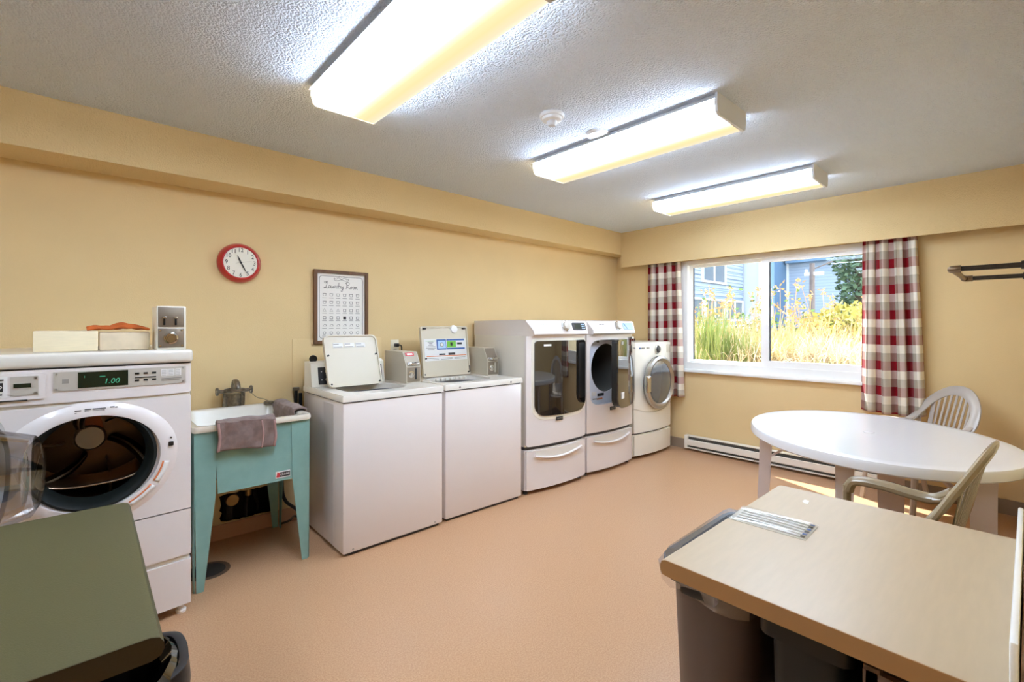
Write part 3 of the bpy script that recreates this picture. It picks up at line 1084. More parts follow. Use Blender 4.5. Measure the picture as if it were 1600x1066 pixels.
# dispenser drawer with logo sticker and card slot
dd = fx(-.002, .200, 1.058, 1.162, .006, 'enamel', 'dispenser_drawer', fl_, t=.02, r=.010)
fx(.006, .198, 1.028, 1.056, -.003, 'coinpaint', 'drawer_recess', dd, t=.012)
fx(.02, .150, 1.0545, 1.0590, .0075, 'black', 'drawer_gap', dd, t=.01)
fx(.0, .096, 1.070, 1.152, .0065, 'sticker', 'printed_sticker', dd, t=.003)
lg = fx(.01, .084, 1.094, 1.128, .0085, 'darkpanel', 'logo_plate', dd, t=.002)
MB().annulus([(.048 + .034 * math.cos(2 * PI * k / 24), 1.111 + .012 * math.sin(2 * PI * k / 24)) for k in range(24)], [(.048 + .031 * math.cos(2 * PI * k / 24), 1.111 + .010 * math.sin(2 * PI * k / 24)) for k in range(24)], 'y', bw(.048) - .0165, bw(.048) - .014).build('logo_oval', 'sticker', lg)
text('logo_letters', 'heo', .020, 'sticker', lg, (.050, bw(.05) - .0158, 1.1115), (R(90), 0, 0), shear=.25, sx=1.2)
fx(.012, .086, 1.136, 1.141, .0085, 'ink', 'printed_line', dd, t=.001)
fx(.012, .082, 1.080, 1.085, .0085, 'ink', 'printed_line', dd, t=.001)
sp_ = fx(.102, .180, 1.074, 1.150, .0075, 'silverpanel', 'card_plate', dd, t=.003)
fx(.112, .160, 1.106, 1.122, .009, 'display', 'card_slot', sp_, t=.002)
for z in (1.082, 1.142):
    MB().lathe([(0, 0), (.005, 0), (.005, -.003), (0, -.004)], 'y', (.172, bw(.172) - .0125, z), 10).build('screw', 'steel', sp_)
# small print above the door, warning labels and latch
for (x0, x1, z) in ((.285, .305, .995), (.285, .292, .985), (.315, .335, .998), (.315, .330, .990), (.340, .382, .998), (.340, .378, .990), (.395, .410, 1.000), (.412, .420, .998)):
    fx(x0, x1, z, z + .004, .010, 'ink', 'printed_line', fl_, t=.001, dy=-.006)
for (a0, a1) in ((-62, -38), (-34, -12)):
    for (r0, r1, m, nm) in ((.226, .233, 'stickerorange', 'warning_stripe'), (.233, .252, 'sticker', 'warning_label')):
        mb = MB()
        mb.grid(lambda u, v: (cx_ + (r0 + (r1 - r0) * v) * 1.04 * math.cos(R(a0 + (a1 - a0) * u)), bw(cx_ + .24 * math.cos(R(a0 + (a1 - a0) * u))) - .0205 + ((r0 + (r1 - r0) * v) - .226) * .22, cz_ + (r0 + (r1 - r0) * v) * math.sin(R(a0 + (a1 - a0) * u))), 12, 3)
        mb.build(nm, m, fl_, solid=.001)
lt = MB().rbox(.598, .617, bw(.6) - .022, bw(.6), .800, .818, .003).build('door_latch', 'black', fl_)
MB().lathe([(0, 0), (.004, 0), (.004, -.004), (0, -.004)], 'y', (.608, bw(.6) - .010, .836), 12).build('indicator', 'black', fl_)
# open door: ring and glass bowl, swung out on the left
dpx = Matrix.Translation((.085, -.02, cz_ + .025)) @ Matrix.Rotation(R(-98), 4, 'Z')
door = MB().lathe([(.165, -.02), (.205, -.028), (.225, -.015), (.228, .01), (.21, .022), (.17, .02)], 'y', (.225, 0, 0), 48, closed=True).xf(dpx).build('door', 'steel', fl_)
MB().lathe([(.172, .015), (.166, .05), (.150, .105), (.143, .125), (.120, .138), (.06, .146), (0, .148)], 'y', (.225, 0, 0), 48, cap0=False).xf(dpx).build('glass_bowl', 'bowlglass', door)
MB().lathe([(.172, .018), (.178, .03), (.170, .034), (.165, .02)], 'y', (.225, 0, 0), 48, closed=True).xf(dpx).build('bowl_ring', 'darkpanel', door)
MB().rbox(-.01, .03, -.012, .012, -.05, .05, .005).xf(dpx).build('hinge', 'steel', door)

# coin meter box on the right of the top
cb = MB()
cb.prism([(0, 0), (.0, .205), (.16, .205), (.16, 0)], 'x', .555, .668)
coin = MB().rbox(.557, .668, .005, .20, 1.236, 1.437, .004).build('coin_meter', 'offwhite', fl_)
MB().rbox(.562, .660, .001, .006, 1.342, 1.432, .002).build('coin_slide_plate', 'coinmetal', coin)
MB().rbox(.562, .660, .001, .006, 1.246, 1.334, .002).build('coin_lock_plate', 'coinmetal', coin)
for x in (.585, .628):
    MB().rbox(x - .004, x + .004, -.004, .003, 1.349, 1.380, .002).build('coin_slot', 'black', coin)
    MB().rbox(x - .007, x + .007, -.016, .003, 1.378, 1.388, .002).build('coin_push', 'chrome', coin)
MB().lathe([(0, 0), (.027, 0), (.027, -.004), (.022, -.006), (.020, -.002), (.014, -.002), (.013, -.010), (0, -.010)], 'y', (.610, .001, 1.290), 28).build('lock_ring', 'chrome', coin)
for x in (.570, .652):
    for z in (1.255, 1.326):
        MB().lathe([(0, 0), (.005, 0), (.004, -.004), (0, -.005)], 'y', (x, .001, z), 10).build('screw', 'chrome', coin)

# the two pale boxes and the orange cloth on top
tag(MB().rbox(-.158, .041, 2.725, 2.88, 1.2375, 1.325, .003).build('carton_box', 'blockwood'), 'cream oblong box lying farther left on the big washer', 'box')
tag(MB().rbox(.045, .222, 2.735, 2.88, 1.2375, 1.318, .006).build('carton_box', 'carton'), 'scuffed pale box beside the coin meter on the big washer', 'box')
oc = MB()
def clothf(u, v):
    x = .005 + .215 * u
    y = 2.73 + .14 * v
    z = 1.3285 + .016 * math.exp(-((u - .62) / .25) ** 2) * (.5 + .5 * math.sin(3 + 7 * v)) + .006 * math.sin(9 * u + 5 * v) ** 2 + .012 * math.exp(-((u - .08) / .1) ** 2) * math.sin(PI * v)
    if v < .15:
        y += .01 * math.sin(11 * u)
    return (x, y, z + .012 * math.sin(PI * v) * math.sin(PI * u))
oc.grid(clothf, 28, 14)
tag(oc.build('cleaning_cloth', 'orange', solid=.007), 'crumpled orange cleaning cloth draped over the pale boxes', 'cloth')

# ------------------------------------------------------------------ utility sink
sk = thing('utility_sink', 'teal metal laundry sink stand with a white basin', 'sink', (.395, 2.80, 0))
SW, SD, SH = .578, .60, .835
# apron panels
MB().prism([(.098, .800), (.480, .800), (.508, .478), (.112, .478)], 'y', .018, .022).build('front_apron', 'teal', sk, smooth=0)
MB().box(.012, .016, .06, .56, .478, .80).build('side_apron', 'teal', sk, smooth=0)
MB().box(SW - .016, SW - .012, .06, .56, .478, .80).build('side_apron', 'teal', sk, smooth=0)
def skleg(sx, sy):
    # folded sheet-metal leg, wide at the top and tapering to the foot
    x0 = .008 if sx < 0 else SW - .008
    y0 = .012 if sy < 0 else SD - .012
    dx = 1 if sx < 0 else -1
    dy = 1 if sy < 0 else -1
    fxo = .035 * dx
    wt, wm, wf = .10, .094, .030
    prof = [(0, .81), (wt, .81), (wm, .478), (wf + .012, 0), (.010, 0)]
    t = .004
    vs, fs = [], []
    for (q, z) in prof:
        vs.append((x0 + q * dx, y0, z))
    for (q, z) in prof:
        vs.append((x0 + q * dx, y0 + t * dy, z))
    n = len(prof)
    fs += [tuple(range(n)), tuple(range(2 * n - 1, n - 1, -1))] + [(i, n + i, n + (i + 1) % n, (i + 1) % n) for i in range(n)]
    mb = MB().add(vs, fs)
    vs = []
    for (q, z) in prof:
        vs.append((x0, y0 + q * dy, z))
    for (q, z) in prof:
        vs.append((x0 + t * dx, y0 + q * dy, z))
    mb.add(vs, fs)
    # flip bottom in towards the wall a little
    return mb.build('leg', 'teal', sk, smooth=0)
for sx in (-1, 1):
    for sy in (-1, 1):
        skleg(sx, sy)
# basin: rim, inner walls and bottom as one shell
NB = 44
def rr(x0, x1, y0, y1, r):
    return rrect(x0, x1, y0, y1, r, 10)
loops = [(rr(.0, SW, 0, SD, .03), .806), (rr(-.004, SW + .004, -.004, SD + .004, .034), .818), (rr(0, SW, 0, SD, .03), .835), (rr(.026, SW - .026, .026, SD - .026, .05), .836),
         (rr(.036, SW - .036, .036, SD - .036, .055), .826), (rr(.060, SW - .060, .060, SD - .060, .07), .56), (rr(.10, SW - .10, .10, SD - .10, .06), .525), (rr(.25, SW - .25, .26, SD - .26, .02), .518)]
vs = []
for L, z in loops:
    vs += [(x, y, z) for x, y in L]
nb = len(loops[0][0])
fs = []
for k in range(len(loops) - 1):
    for i in range(nb):
        j = (i + 1) % nb
        fs.append((k * nb + i, k * nb + j, (k + 1) * nb + j, (k + 1) * nb + i))
fs.append(tuple((len(loops) - 1) * nb + i for i in range(nb)))
MB().add(vs, fs).build('basin', 'porcelain', sk, smooth=50)
bd = MB().box(.388, .464, .0145, .018, .496, .532).build('badge', 'sticker', sk, smooth=0)
MB().box(.408, .463, .0140, .0146, .501, .527).build('badge_plate', 'black', bd, smooth=0)
MB().prism([(.391, .502), (.407, .500), (.411, .522), (.397, .530)], 'y', .0138, .0146).build('badge_mark', 'stickerred', bd, smooth=0)
text('badge_letters', 'CRANE', .018, 'sticker', bd, (.436, .0136, .514), (R(90), 0, 0), sx=.85)
# wall faucet
fc = thing('wall_faucet', 'old tarnished two-handle faucet on the wall above the sink', 'faucet', (.695, YW, .85))
MB().rbox(-.045, .045, -.05, 0, -.03, .065, .012).build('wall_bracket', 'oldchrome', fc)
MB().sweep(cr([(-.052, -.06, .085), (0, -.07, .092), (.052, -.06, .085)]), .034, .034).build('bridge', 'oldchrome', fc)
MB().tube(cr([(0, -.07, .09), (0, -.072, .125), (0, -.095, .148), (0, -.14, .140), (0, -.165, .105)], 6), [.019] * 12 + [.016] * 13, 12).build('spout', 'oldchrome', fc)
for s in (-1, 1):
    MB().tube([(s * .05, -.045, -.010), (s * .05, -.06, .07)], .012).build('riser', 'oldchrome', fc)
    hd = MB().tube([(s * .05, -.062, .085), (s * .088, -.066, .088)], .011).build('valve_stem', 'oldchrome', fc)
    c = Vector((s * .094, -.067, .088))
    MB().lathe([(.018, -.004), (.024, -.006), (.026, 0), (.024, .006), (.018, .004)], 'x', c, 20, closed=True).build('handle_wheel', 'oldchrome', hd)
    for k in range(4):
        a = R(20 + 90 * k)
        MB().tube([c, c + Vector((0, .020 * math.cos(a), .020 * math.sin(a)))], .004, 6).build('handle_spoke', 'chrome', hd)
# stopper on its chain
st_ = thing('sink_stopper', 'grey rubber stopper on a thin chain at the back rim', 'sink stopper', (.895, 3.365, .8365))
MB().lathe([(0, 0), (.030, 0), (.033, .006), (.024, .014), (0, .014)], 'z', (0, 0, 0), 24).build('plug', 'oldchrome', st_)
MB().tube(cr([(0, 0, .014), (-.03, .01, .03), (-.07, .015, .045), (-.11, 0, .085)], 6), .0018, 6).build('chain', 'oldchrome', st_)
# towels
def drape(name, label, fn, nu, nv, m='towel', solid=.010):
    o = MB().grid(fn, nu, nv).build(name, m, None, solid=solid)
    tag(o, label, 'towel')
    return o
def tw1(u, v):
    # v 0: inside the basin, 1: lower hem at the front
    x = .499 + .276 * u + .004 * math.sin(14 * v + 3)
    s = v * .32
    if s < .11:
        y, z = 2.80 + .052, .738 + s
    elif s < .17:
        t = (s - .11) / .06
        y, z = 2.852 - .064 * t, .848 + .006 * math.sin(PI * t)
    else:
        y, z = 2.788 - .004, .848 - (s - .17)
    f = .006 * math.sin(9 * u - 7 * v) + .005 * math.sin(17 * u + 12 * v)
    return (x, y - (abs(f) if s > .17 else 0), z + .004 * math.sin(5 * u) * v + (f * .3 if s > .1 else 0) - (.012 * (u - .4) * v if s > .17 else 0))
t1 = drape('hand_towel', 'grey brown towel hanging over the front rim of the sink', tw1, 30, 34)
for u0 in (.0, .955):
    MB().grid(lambda u, v: tuple(Vector(tw1(u0 + .045 * u, .55 + .45 * v)) + Vector((0, -.0065, 0))), 3, 20).build('selvage', 'towel_edge', t1, solid=.003)
MB().grid(lambda u, v: tuple(Vector(tw1(.74 + .03 * u, .55 + .45 * v)) + Vector((0, -.0065, 0))), 3, 20).build('woven_band', 'towel_edge', t1, solid=.002)
def tw2(u, v):
    y = 3.36 - .42 * u
    s = v * .30
    if s < .18:
        x, z = .925 - .002, .668 + s
    elif s < .24:
        t = (s - .18) / .06
        x, z = .923 + .065 * t, .848 + .008 * math.sin(PI * t)
    else:
        x, z = .988, .848 - (s - .24)
    f = .007 * math.sin(12 * u + 8 * v) + .004 * math.sin(31 * u)
    return (x - (abs(f) if s < .18 else 0), y, z + f * .5)
drape('hand_towel', 'grey brown towel draped over the right-hand rim of the sink', tw2, 28, 26)
# drain hose and cord by the wall
tag(MB().tube(cr([(.985, 3.40, .70), (.985, 3.40, .30), (1.00, 3.39, .17), (1.06, 3.37, .10), (1.09, 3.36, .06)], 6), .011, 8).build('drain_hose', 'black'), 'dark hose curving down the wall behind the sink leg', 'hose')
tag(MB().tube(cr([(.97, 3.39, .012), (1.02, 3.36, .03), (1.06, 3.38, .045), (1.09, 3.35, .02)], 6), .007, 8).build('loose_cable', 'drainring'), 'short loose brown cable on the floor by the sink', 'cable')
hs = thing('wall_valve', 'dark hose bib and hoses beside the left top loader', 'hose bib', (1.075, YW, .90))
MB().tube([(0, -.03, 0), (0, -.03, -.5)], .012, 8).build('hose', 'black', hs)
MB().tube([(.028, -.035, -.02), (.028, -.035, -.5)], .012, 8).build('hose', 'black', hs)
MB().lathe([(0, 0), (.022, 0), (.022, .02), (0, .02)], 'z', (0, -.03, .0), 14).build('valve_body', 'oldchrome', hs)
MB().tube([(0, 0, .01), (0, -.03, .01)], .01, 8).build('nipple', 'oldchrome', hs)
# ------------------------------------------------------------------ top loaders
def top_loader(label, x, y, W, rz, first):
    t = thing('top_load_washer', label, 'washing machine', (x, y, 0), rz)
    D, H = .66, .905
    # cabinet: front plate and the two sides with a folded crease, plus a dark base gap
    MB().rbox(0, W, 0, D, .018, H - .010, .008, 2).build('cabinet', 'enamel', t)
    MB().box(.02, W - .02, .02, D - .02, .0, .020).build('base', 'seam', t, smooth=0)
    if first:
        for sx_, nm in ((-.0012, 'side_crease'),):
            MB().rbox(sx_, .004, .14, .30, .03, H - .03, .001, 1).build(nm, 'enamel', t)
        for q in (.06, W - .06):
            MB().lathe([(0, 0), (.006, 0), (.006, -.004), (0, -.005)], 'y', (q, .001, .036), 10).build('screw', 'steel', t)
    # shadow gap and top deck with the tub opening
    MB().box(.006, W - .006, .006, D - .006, H - .012, H - .004).build('deck_gap', 'seam', t, smooth=0)
    ox0, ox1, oy0, oy1 = (.10, W - .16, .14, .43) if first else (.07, W - .16, .12, .46)
    cxx, cyy = (ox0 + ox1) / 2, (oy0 + oy1) / 2
    out, an = cast(cxx, cyy, -.004, W + .004, -.006, D, 40)
    rxx, ryy = (ox1 - ox0) / 2, (oy1 - oy0) / 2
    inn = []
    for a in an:
        ca, sa = math.cos(a), math.sin(a)
        q = 1.0 / ((abs(ca) / rxx) ** 4 + (abs(sa) / ryy) ** 4) ** .25
        inn.append((cxx + ca * q, cyy + sa * q))
    dk = MB()
    n = 40
    lip = [(cxx + (p[0] - cxx) * .985, cyy + (p[1] - cyy) * .985) for p in out]
    layers = [(out, H - .004), (out, H + .024), (lip, H + .034), (inn, H + .030), (inn, H - .005), ([(cxx + (p[0] - cxx) * .9, cyy + (p[1] - cyy) * .9) for p in inn], H - .05)]
    vs, fs = [], []
    for L, z in layers:
        vs += [(p[0], p[1], z) for p in L]
    for k in range(len(layers) - 1):
        for i in range(n):
            j = (i + 1) % n
            fs.append((k * n + i, k * n + j, (k + 1) * n + j, (k + 1) * n + i))
    fs.append(tuple((len(layers) - 1) * n + i for i in range(n)))
    # (the last cap closes the tub well below the lip)
    MB().add(vs, fs[:-1]).build('top_deck', 'enamel_warm', t, smooth=40)
    well = MB().lathe([(.24, 0), (.235, -.06), (.235, -.30), (0, -.30)], 'z', (cxx, cyy + .02, H - .045), 36, cap0=False, sx=1.0)
    well.build('wash_tub', 'steel' if not first else 'offwhite', t)
    MB().lathe([(0, -.30), (.05, -.30), (.04, -.12), (.03, -.06), (0, -.05)], 'z', (cxx, cyy + .02, H - .045), 20).build('agitator', 'plasticwhite', t)
    if not first:
        rw = MB()
        for k in range(9):
            pass
        for q in (.115, W - .115):
            MB().lathe([(0, 0), (.007, 0), (.007, -.003), (0, -.005)], 'y', (q, -.006, H + .010), 12).build('screw', 'inklight', t)
    # open lid, leaning back on its rear hinge
    return t, H, D

def lid(t, hy, hz, x0, x1, L, tilt, r, th=.018):
    # local plane: origin at hinge, up the lid
    M = Matrix.Translation((0, hy, hz)) @ Matrix.Rotation(R(-tilt), 4, 'X')
    out = rrect(x0, x1, .0, L, r, 5)
    cx, cz = (x0 + x1) / 2, L / 2
    inn = [(cx + (a - cx) * .955, cz + (b - cz) * .955) for a, b in out]
    mb = MB().prism(out, 'y', 0, th)
    l = mb.xf(M).build('lid', 'lidwhite', t)
    MB().annulus(out, inn, 'y', -.010, .0005).xf(M).build('lid_rim', 'lidwhite', l, smooth=40)
    return l, M

def lplate(l, M, x0, x1, z0, z1, m, name, y=-.0015, t=.0014):
    return MB().box(x0, x1, y - t, y, z0, z1).xf(M).build(name, m, l, smooth=0)

# first washer (nearer the sink)
t, H, D = top_loader('white top loader with plain raised lid standing next to the teal sink', 1.103, 2.667, .684, 0, True)
l, M = lid(t, .385, H + .036, .065, .440, .355, 18, .035)
for k in range(3):
    sx_ = .125 + k * .079
    p = lplate(l, M, sx_, sx_ + .068, .268, .300, 'sticker', 'instruction_label')
    lplate(l, M, sx_ + .004, sx_ + .04, .290, .294, 'inklight', 'printed_line', -.003)
    lplate(l, M, sx_ + .006, sx_ + .060, .272, .276, 'hand_grey', 'printed_line', -.003)
for (a, b) in ((.084, .215), (.421, .215), (.084, .02), (.421, .02)):
    MB().lathe([(0, 0), (.006, 0), (.006, -.012), (0, -.013)], 'y', (a, 0, b), 12).xf(M).build('bumper', 'black', l)
cs = MB()
cs.prism([(.505, H + .028), (.530, H + .185), (.560, H + .198), (.645, H + .198), (.650, H + .028)], 'x', .0, .52)
cons = cs.build('console', 'offwhite', t, smooth=30)
Mc = Matrix.Translation((0, .505, H + .028)) @ Matrix.Rotation(R(-9), 4, 'X')
pn = MB().box(.045, .50, -.006, -.001, .02, .135).xf(Mc).build('control_panel', 'darkpanel', cons, smooth=0)
for z in (.105, .05):
    MB().lathe([(0, 0), (.012, 0), (.011, -.012), (0, -.013)], 'y', (.095, -.006, z), 16).xf(Mc).build('knob', 'chrome', pn)
    for s in (-.03, .03):
        MB().box(.095 + s - .004, .095 + s + .004, -.0075, -.006, z - .003, z + .003).xf(Mc).build('printed_mark', 'sticker', pn, smooth=0)
for k in range(5):
    MB().box(.16, .24, -.0075, -.006, .03 + k * .022, .032 + k * .022).xf(Mc).build('printed_line', 'inklight', pn, smooth=0)
MB().box(.142, .144, -.0075, -.006, .025, .13).xf(Mc).build('printed_line', 'inklight', pn, smooth=0)
MB().lathe([(0, 0), (.024, 0), (.026, .012), (.016, .022), (0, .022)], 'y', (.045, .60, H + .215), 20).build('hose_elbow', 'black', cons)

def coin_box(t, x0, x1, y0, y1, z0, z1, first):
    prof = [(y0, z0), (y0, z0 + .118), (y0 + .055, z1), (y1, z1), (y1, z0)]
    c = MB().prism(prof, 'x', x0, x1).build('coin_meter', 'coinpaint', t, smooth=0)
    w = x1 - x0
    MB().rbox(x0 + .006, x1 - .006, y0 - .003, y0 + .002, z0 + .008, z0 + .112, .002).build('coin_lock_plate', 'coinmetal', c)
    MB().lathe([(0, 0), (.024, 0), (.024, -.004), (.018, -.005), (.017, -.001), (.010, -.001), (.010, -.008), (0, -.008)], 'y', (x0 + .036, y0 - .003, z0 + .062), 24).build('lock_ring', 'chrome', c)
    MB().rbox(x0 + .068, x0 + .082, y0 - .006, y0, z0 + .025, z0 + .105, .002).build('slide_rail', 'darkpanel' if first else 'coinpaint', c)
    Mq = Matrix.Translation((0, y0, z0 + .118)) @ Matrix.Rotation(R(-math.degrees(math.atan2(.055, z1 - z0 - .118))), 4, 'X')
    hgt = math.hypot(.055, z1 - z0 - .118)
    MB().box(x0 + .006, x1 - .006, -.003, .0, .004, hgt - .006).xf(Mq).build('coin_slide_plate', 'coinmetal', c, smooth=0)
    if first:
        lb = MB().box(x0 + .014, x0 + .082, -.005, -.003, hgt - .034, hgt - .010).xf(Mq).build('price_label', 'stickerred', c, smooth=0)
        MB().box(x0 + .026, x0 + .070, -.006, -.005, hgt - .028, hgt - .016).xf(Mq).build('printed_line', 'sticker', lb, smooth=0)
    MB().rbox(x0 + .012, x1 - .012, -.010, 0, .008, .030, .003).xf(Mq).build('coin_slide', 'chrome', c)
    for k in range(3):
        q = x0 + .022 + k * .024
        MB().box(q, q + .006, -.0115, -.009, .012, .026).xf(Mq).build('coin_slot', 'black', c, smooth=0)
    MB().rbox(x0 + .03, x0 + .10, y0 - .03 if not first else y0 - .012, y0 + .01, z0 + .128, z0 + .142, .004).build('push_handle', 'chrome', c)
    return c
coin_box(t, .575, .690, .29, .615, H + .032, H + .252, True)

# second washer
t2, H2, D2 = top_loader('white top loader with blue and green instruction sticker inside its raised lid', 1.822, 2.683, .700, R(-1.2), False)
l2, M2 = lid(t2, .49, H2 + .036, .115, .560, .40, 8, .012)
def lp2(x0, x1, z0, z1, m, name, y=-.0015, t=.0014):
    return lplate(l2, M2, x0, x1, z0, z1, m, name, y, t)
st2 = lp2(.14, .542, .125, .300, 'sticker', 'instruction_sticker')
def sub(x0, x1, z0, z1, m, name, y=-.003):
    return MB().box(x0, x1, y - .001, y, z0, z1).xf(M2).build(name, m, st2, smooth=0)
sub(.255, .345, .212, .296, 'stickerblue', 'printed_block')
sub(.265, .340, .222, .284, 'lightblue', 'printed_picture', -.0042)
MB().lathe([(0, 0), (.018, 0), (.018, -.001), (0, -.001)], 'y', (.302, -.0052, .252), 20).xf(M2).build('printed_dial', 'hand_grey', st2)
MB().lathe([(0, 0), (.012, 0), (.012, -.001), (0, -.001)], 'y', (.302, -.0063, .252), 20).xf(M2).build('printed_dial', 'sticker', st2)
sub(.350, .525, .283, .296, 'stickerblue', 'printed_header')
sub(.350, .525, .212, .224, 'stickerblue', 'printed_header')
sub(.352, .440, .228, .280, 'stickergreen', 'printed_picture')
sub(.385, .405, .240, .268, 'lcd', 'printed_picture', -.0042)
sub(.452, .500, .250, .266, 'darkpanel', 'printed_picture')
sub(.272, .330, .168, .180, 'darkpanel', 'printed_picture')
sub(.360, .425, .166, .184, 'darkpanel', 'printed_picture')
sub(.155, .535, .158, .164, 'stickerorange', 'printed_stripe')
sub(.155, .245, .282, .284, 'stickergreen', 'printed_line')
for k in range(6):
    w = (.05, .03, .045, .085, .09, .06)[k]
    sub(.2 - w / 2, .2 + w / 2, .272 - k * .012, .2755 - k * .012, 'ink' if k < 3 else 'inklight', 'printed_line')
for k in range(3):
    for q in range(2):
        sub(.155 + k * .13, .265 + k * .13, .133 + q * .010, .136 + q * .010, 'hand_grey', 'printed_line')
for (a, b) in ((.150, .385), (.525, .385)):
    MB().rbox(a - .014, a + .014, -.014, 0, b - .008, b + .004, .003).xf(M2).build('bumper', 'darkpanel', l2)
for (a, b) in ((.148, .145), (.545, .02), (.128, .02)):
    MB().lathe([(0, 0), (.007, 0), (.006, -.010), (0, -.011)], 'y', (a, 0, b), 12).xf(M2).build('bumper', 'black', l2)
MB().tube([(.553, -.012, .015), (.553, -.012, .07)], .004, 8).xf(M2).build('lid_strut', 'darkpanel', l2)
MB().lathe([(0, 0), (.035, 0), (.030, -.014), (.012, -.018), (0, -.018)], 'y', (.43, 0, .378), 20, sx=1.0).xf(M2).build('lid_magnet', 'plasticwhite', l2)
coin_box(t2, .60, .712, .30, .62, H2 + .032, H2 + .256, False)
# rim teeth of the second tub
for k in range(7):
    MB().rbox(.20 + k * .045, .225 + k * .045, .44, .462, H2 + .004, H2 + .026, .004).build('tub_clip', 'offwhite', t2)

# ------------------------------------------------------------------ pedestal dryers
def dryer(label, x, y, rz, opened):
    W, D = .684, .70
    t = thing('pedestal_dryer', label, 'dryer', (x, y, 0), rz)
    b = bow(W, .030)
    # pedestal
    ped = MB()
    n = 16
    plan = [(W * k / n, b(W * k / n) + .004) for k in range(n + 1)] + [(W, D), (0, D)]
    pd = MB().prism(plan, 'z', .032, .352).build('pedestal', 'enamel', t, smooth=40)
    for (q, yy) in ((.03, .03), (W - .03, .03), (.03, D - .04), (W - .03, D - .04)):
        MB().lathe([(0, 0), (.02, 0), (.018, .014), (.009, .018), (.009, .04), (0, .04)], 'z', (q, yy, 0), 14).build('levelling_foot', 'seam', pd)
    # drawer front, bowed, with a sagging pull
    zl, zh = corner_fn(0, W, .035, .345, .006, .012)
    df = MB().bowed(.004, W - .004, zl, zh, lambda q: b(q) - .016, .03).build('drawer_front', 'enamel', pd)
    MB().bowed(.085, W - .085, lambda q: .318 - .045 * max(0, 1 - ((q - W / 2) / (W / 2 - .085)) ** 2) ** .7, lambda q: .338, lambda q: b(q) - .0175, .012).build('drawer_recess', 'enamel_warm', df)
    MB().sweep([(q, b(q) - .026, .306 - .038 * max(0, 1 - ((q - W / 2) / (W / 2 - .07)) ** 2)) for q in [.075 + (W - .15) * k / 20 for k in range(21)]], .020, .026, up=(0, -1, 0), seg=10).build('drawer_pull', 'enamel', df)
    # dark gap, body
    MB().prism([(p[0] * .985 + .005, p[1] * .98 + .008) for p in plan], 'z', .35, .384).build('pedestal_gap', 'seam', t, smooth=40)
    z0, z1 = .378, 1.262
    if not opened:
        MB().prism(plan, 'z', z0, z1).build('cabinet', 'enamel_warm', t, smooth=40)
    else:
        cab = MB()
        open_shell(cab, 0, W, .02, D, z0, z1)
        cab.build('cabinet', 'enamel_warm', t, smooth=0)
    # bowed front with a moulded surround
    if opened:
        cx, cz = .335, .92
        out, an = cast(cx, cz, 0, W, z0 + .004, z1, 64)
        zlo, zhi = .630, 1.215
        inn = []
        for a in an:
            ca, sa = math.cos(a), math.sin(a)
            rx, rz_ = .30, (.295 if sa > 0 else .295)
            q = 1.0 / ((abs(ca) / rx) ** 7 + (abs(sa) / rz_) ** 7) ** (1 / 7)
            inn.append((cx + ca * q, cz + sa * q))
        ring_panel(MB(), out, inn, lambda q: b(q) - .018, 5, .05).build('front_panel', 'enamel', t, smooth=35)
        # inner bulkhead with the round drum mouth
        hole = [(cx - .01 + .215 * math.cos(a), cz + .03 + .225 * math.sin(a)) for a in an]
        ob = [(cx + (p[0] - cx) * 1.02, cz + (p[1] - cz) * 1.02) for p in inn]
        bulk = MB().annulus(ob, hole, 'y', .022, .03).build('door_opening', 'dryerwhite', t, smooth=30)
        MB().lathe([(.226, 0), (.26, .05), (.26, .5), (0, .52)], 'y', (cx - .01, .03, cz + .03), 40, cap0=False).build('drum', 'heaterdark', t)
        for (a, c, w, h, m) in ((.068, 1.165, .035, .035, 'darkpanel'), (.19, 1.185, .03, .022, 'inklight'), (.13, .665, .10, .010, 'hand_grey'), (.20, .69, .09, .028, 'darkpanel'), (.19, .66, .08, .014, 'stickerorange'), (.12, .70, .06, .035, 'sticker')):
            MB().box(a, a + w, .019, .022, c, c + h).build('printed_label', m, bulk, smooth=0)
        for k in range(12):
            MB().box(.042, .050, .018, .022, .80 + k * .030, .80 + k * .030 + (.020 if 2 < k < 8 else .008)).build('printed_mark', 'ink', bulk, smooth=0)
    else:
        zl, zh = corner_fn(0, W, z0 + .004, z1, .004, .02)
        MB().bowed(0, W, zl, zh, lambda q: b(q) - .018, .03).build('front_panel', 'enamel', t)
    # moulded lip round the door
    fx0, fx1 = .030, W - .012
    # console with slanted ends
    c = MB()
    prof = [(-.048, 1.262), (-.062, 1.276), (-.058, 1.300), (-.030, 1.372), (-.015, 1.386), (.08, 1.392), (D, 1.386), (D, 1.262)]
    n2 = len(prof)
    vs, fs = [], []
    xs = [0, .03, .12, W / 2, W - .12, W - .03, W]
    for k, q in enumerate(xs):
        ins = .045 if k == 0 else (-.012 if k == len(xs) - 1 else (.03 if k == 1 else 0))
        for i, (yy, zz) in enumerate(prof):
            fr = i in (0, 1, 2)
            qq = q + (ins if fr else (-.004 if k == 0 else (.004 if k == len(xs) - 1 else 0)))
            vs.append((qq, yy + (b(q) * .6 if yy < 0 else 0), zz))
    for k in range(len(xs) - 1):
        for i in range(n2):
            j = (i + 1) % n2
            fs.append((k * n2 + i, k * n2 + j, (k + 1) * n2 + j, (k + 1) * n2 + i))
    fs.append(tuple(range(n2)))
    fs.append(tuple((len(xs) - 1) * n2 + i for i in range(n2 - 1, -1, -1)))
    con = c.add(vs, fs).build('console', 'enamel', t, smooth=35)
    Mk = Matrix.Translation((0, -.058, 1.300)) @ Matrix.Rotation(R(-21), 4, 'X')
    yb = -.018
    MB().lathe([(0, 0), (.040, 0), (.040, -.010), (.033, -.026), (.028, -.028), (0, -.028)], 'y', (.395, yb, .036), 32).xf(Mk).build('dial', 'silverpanel', con)
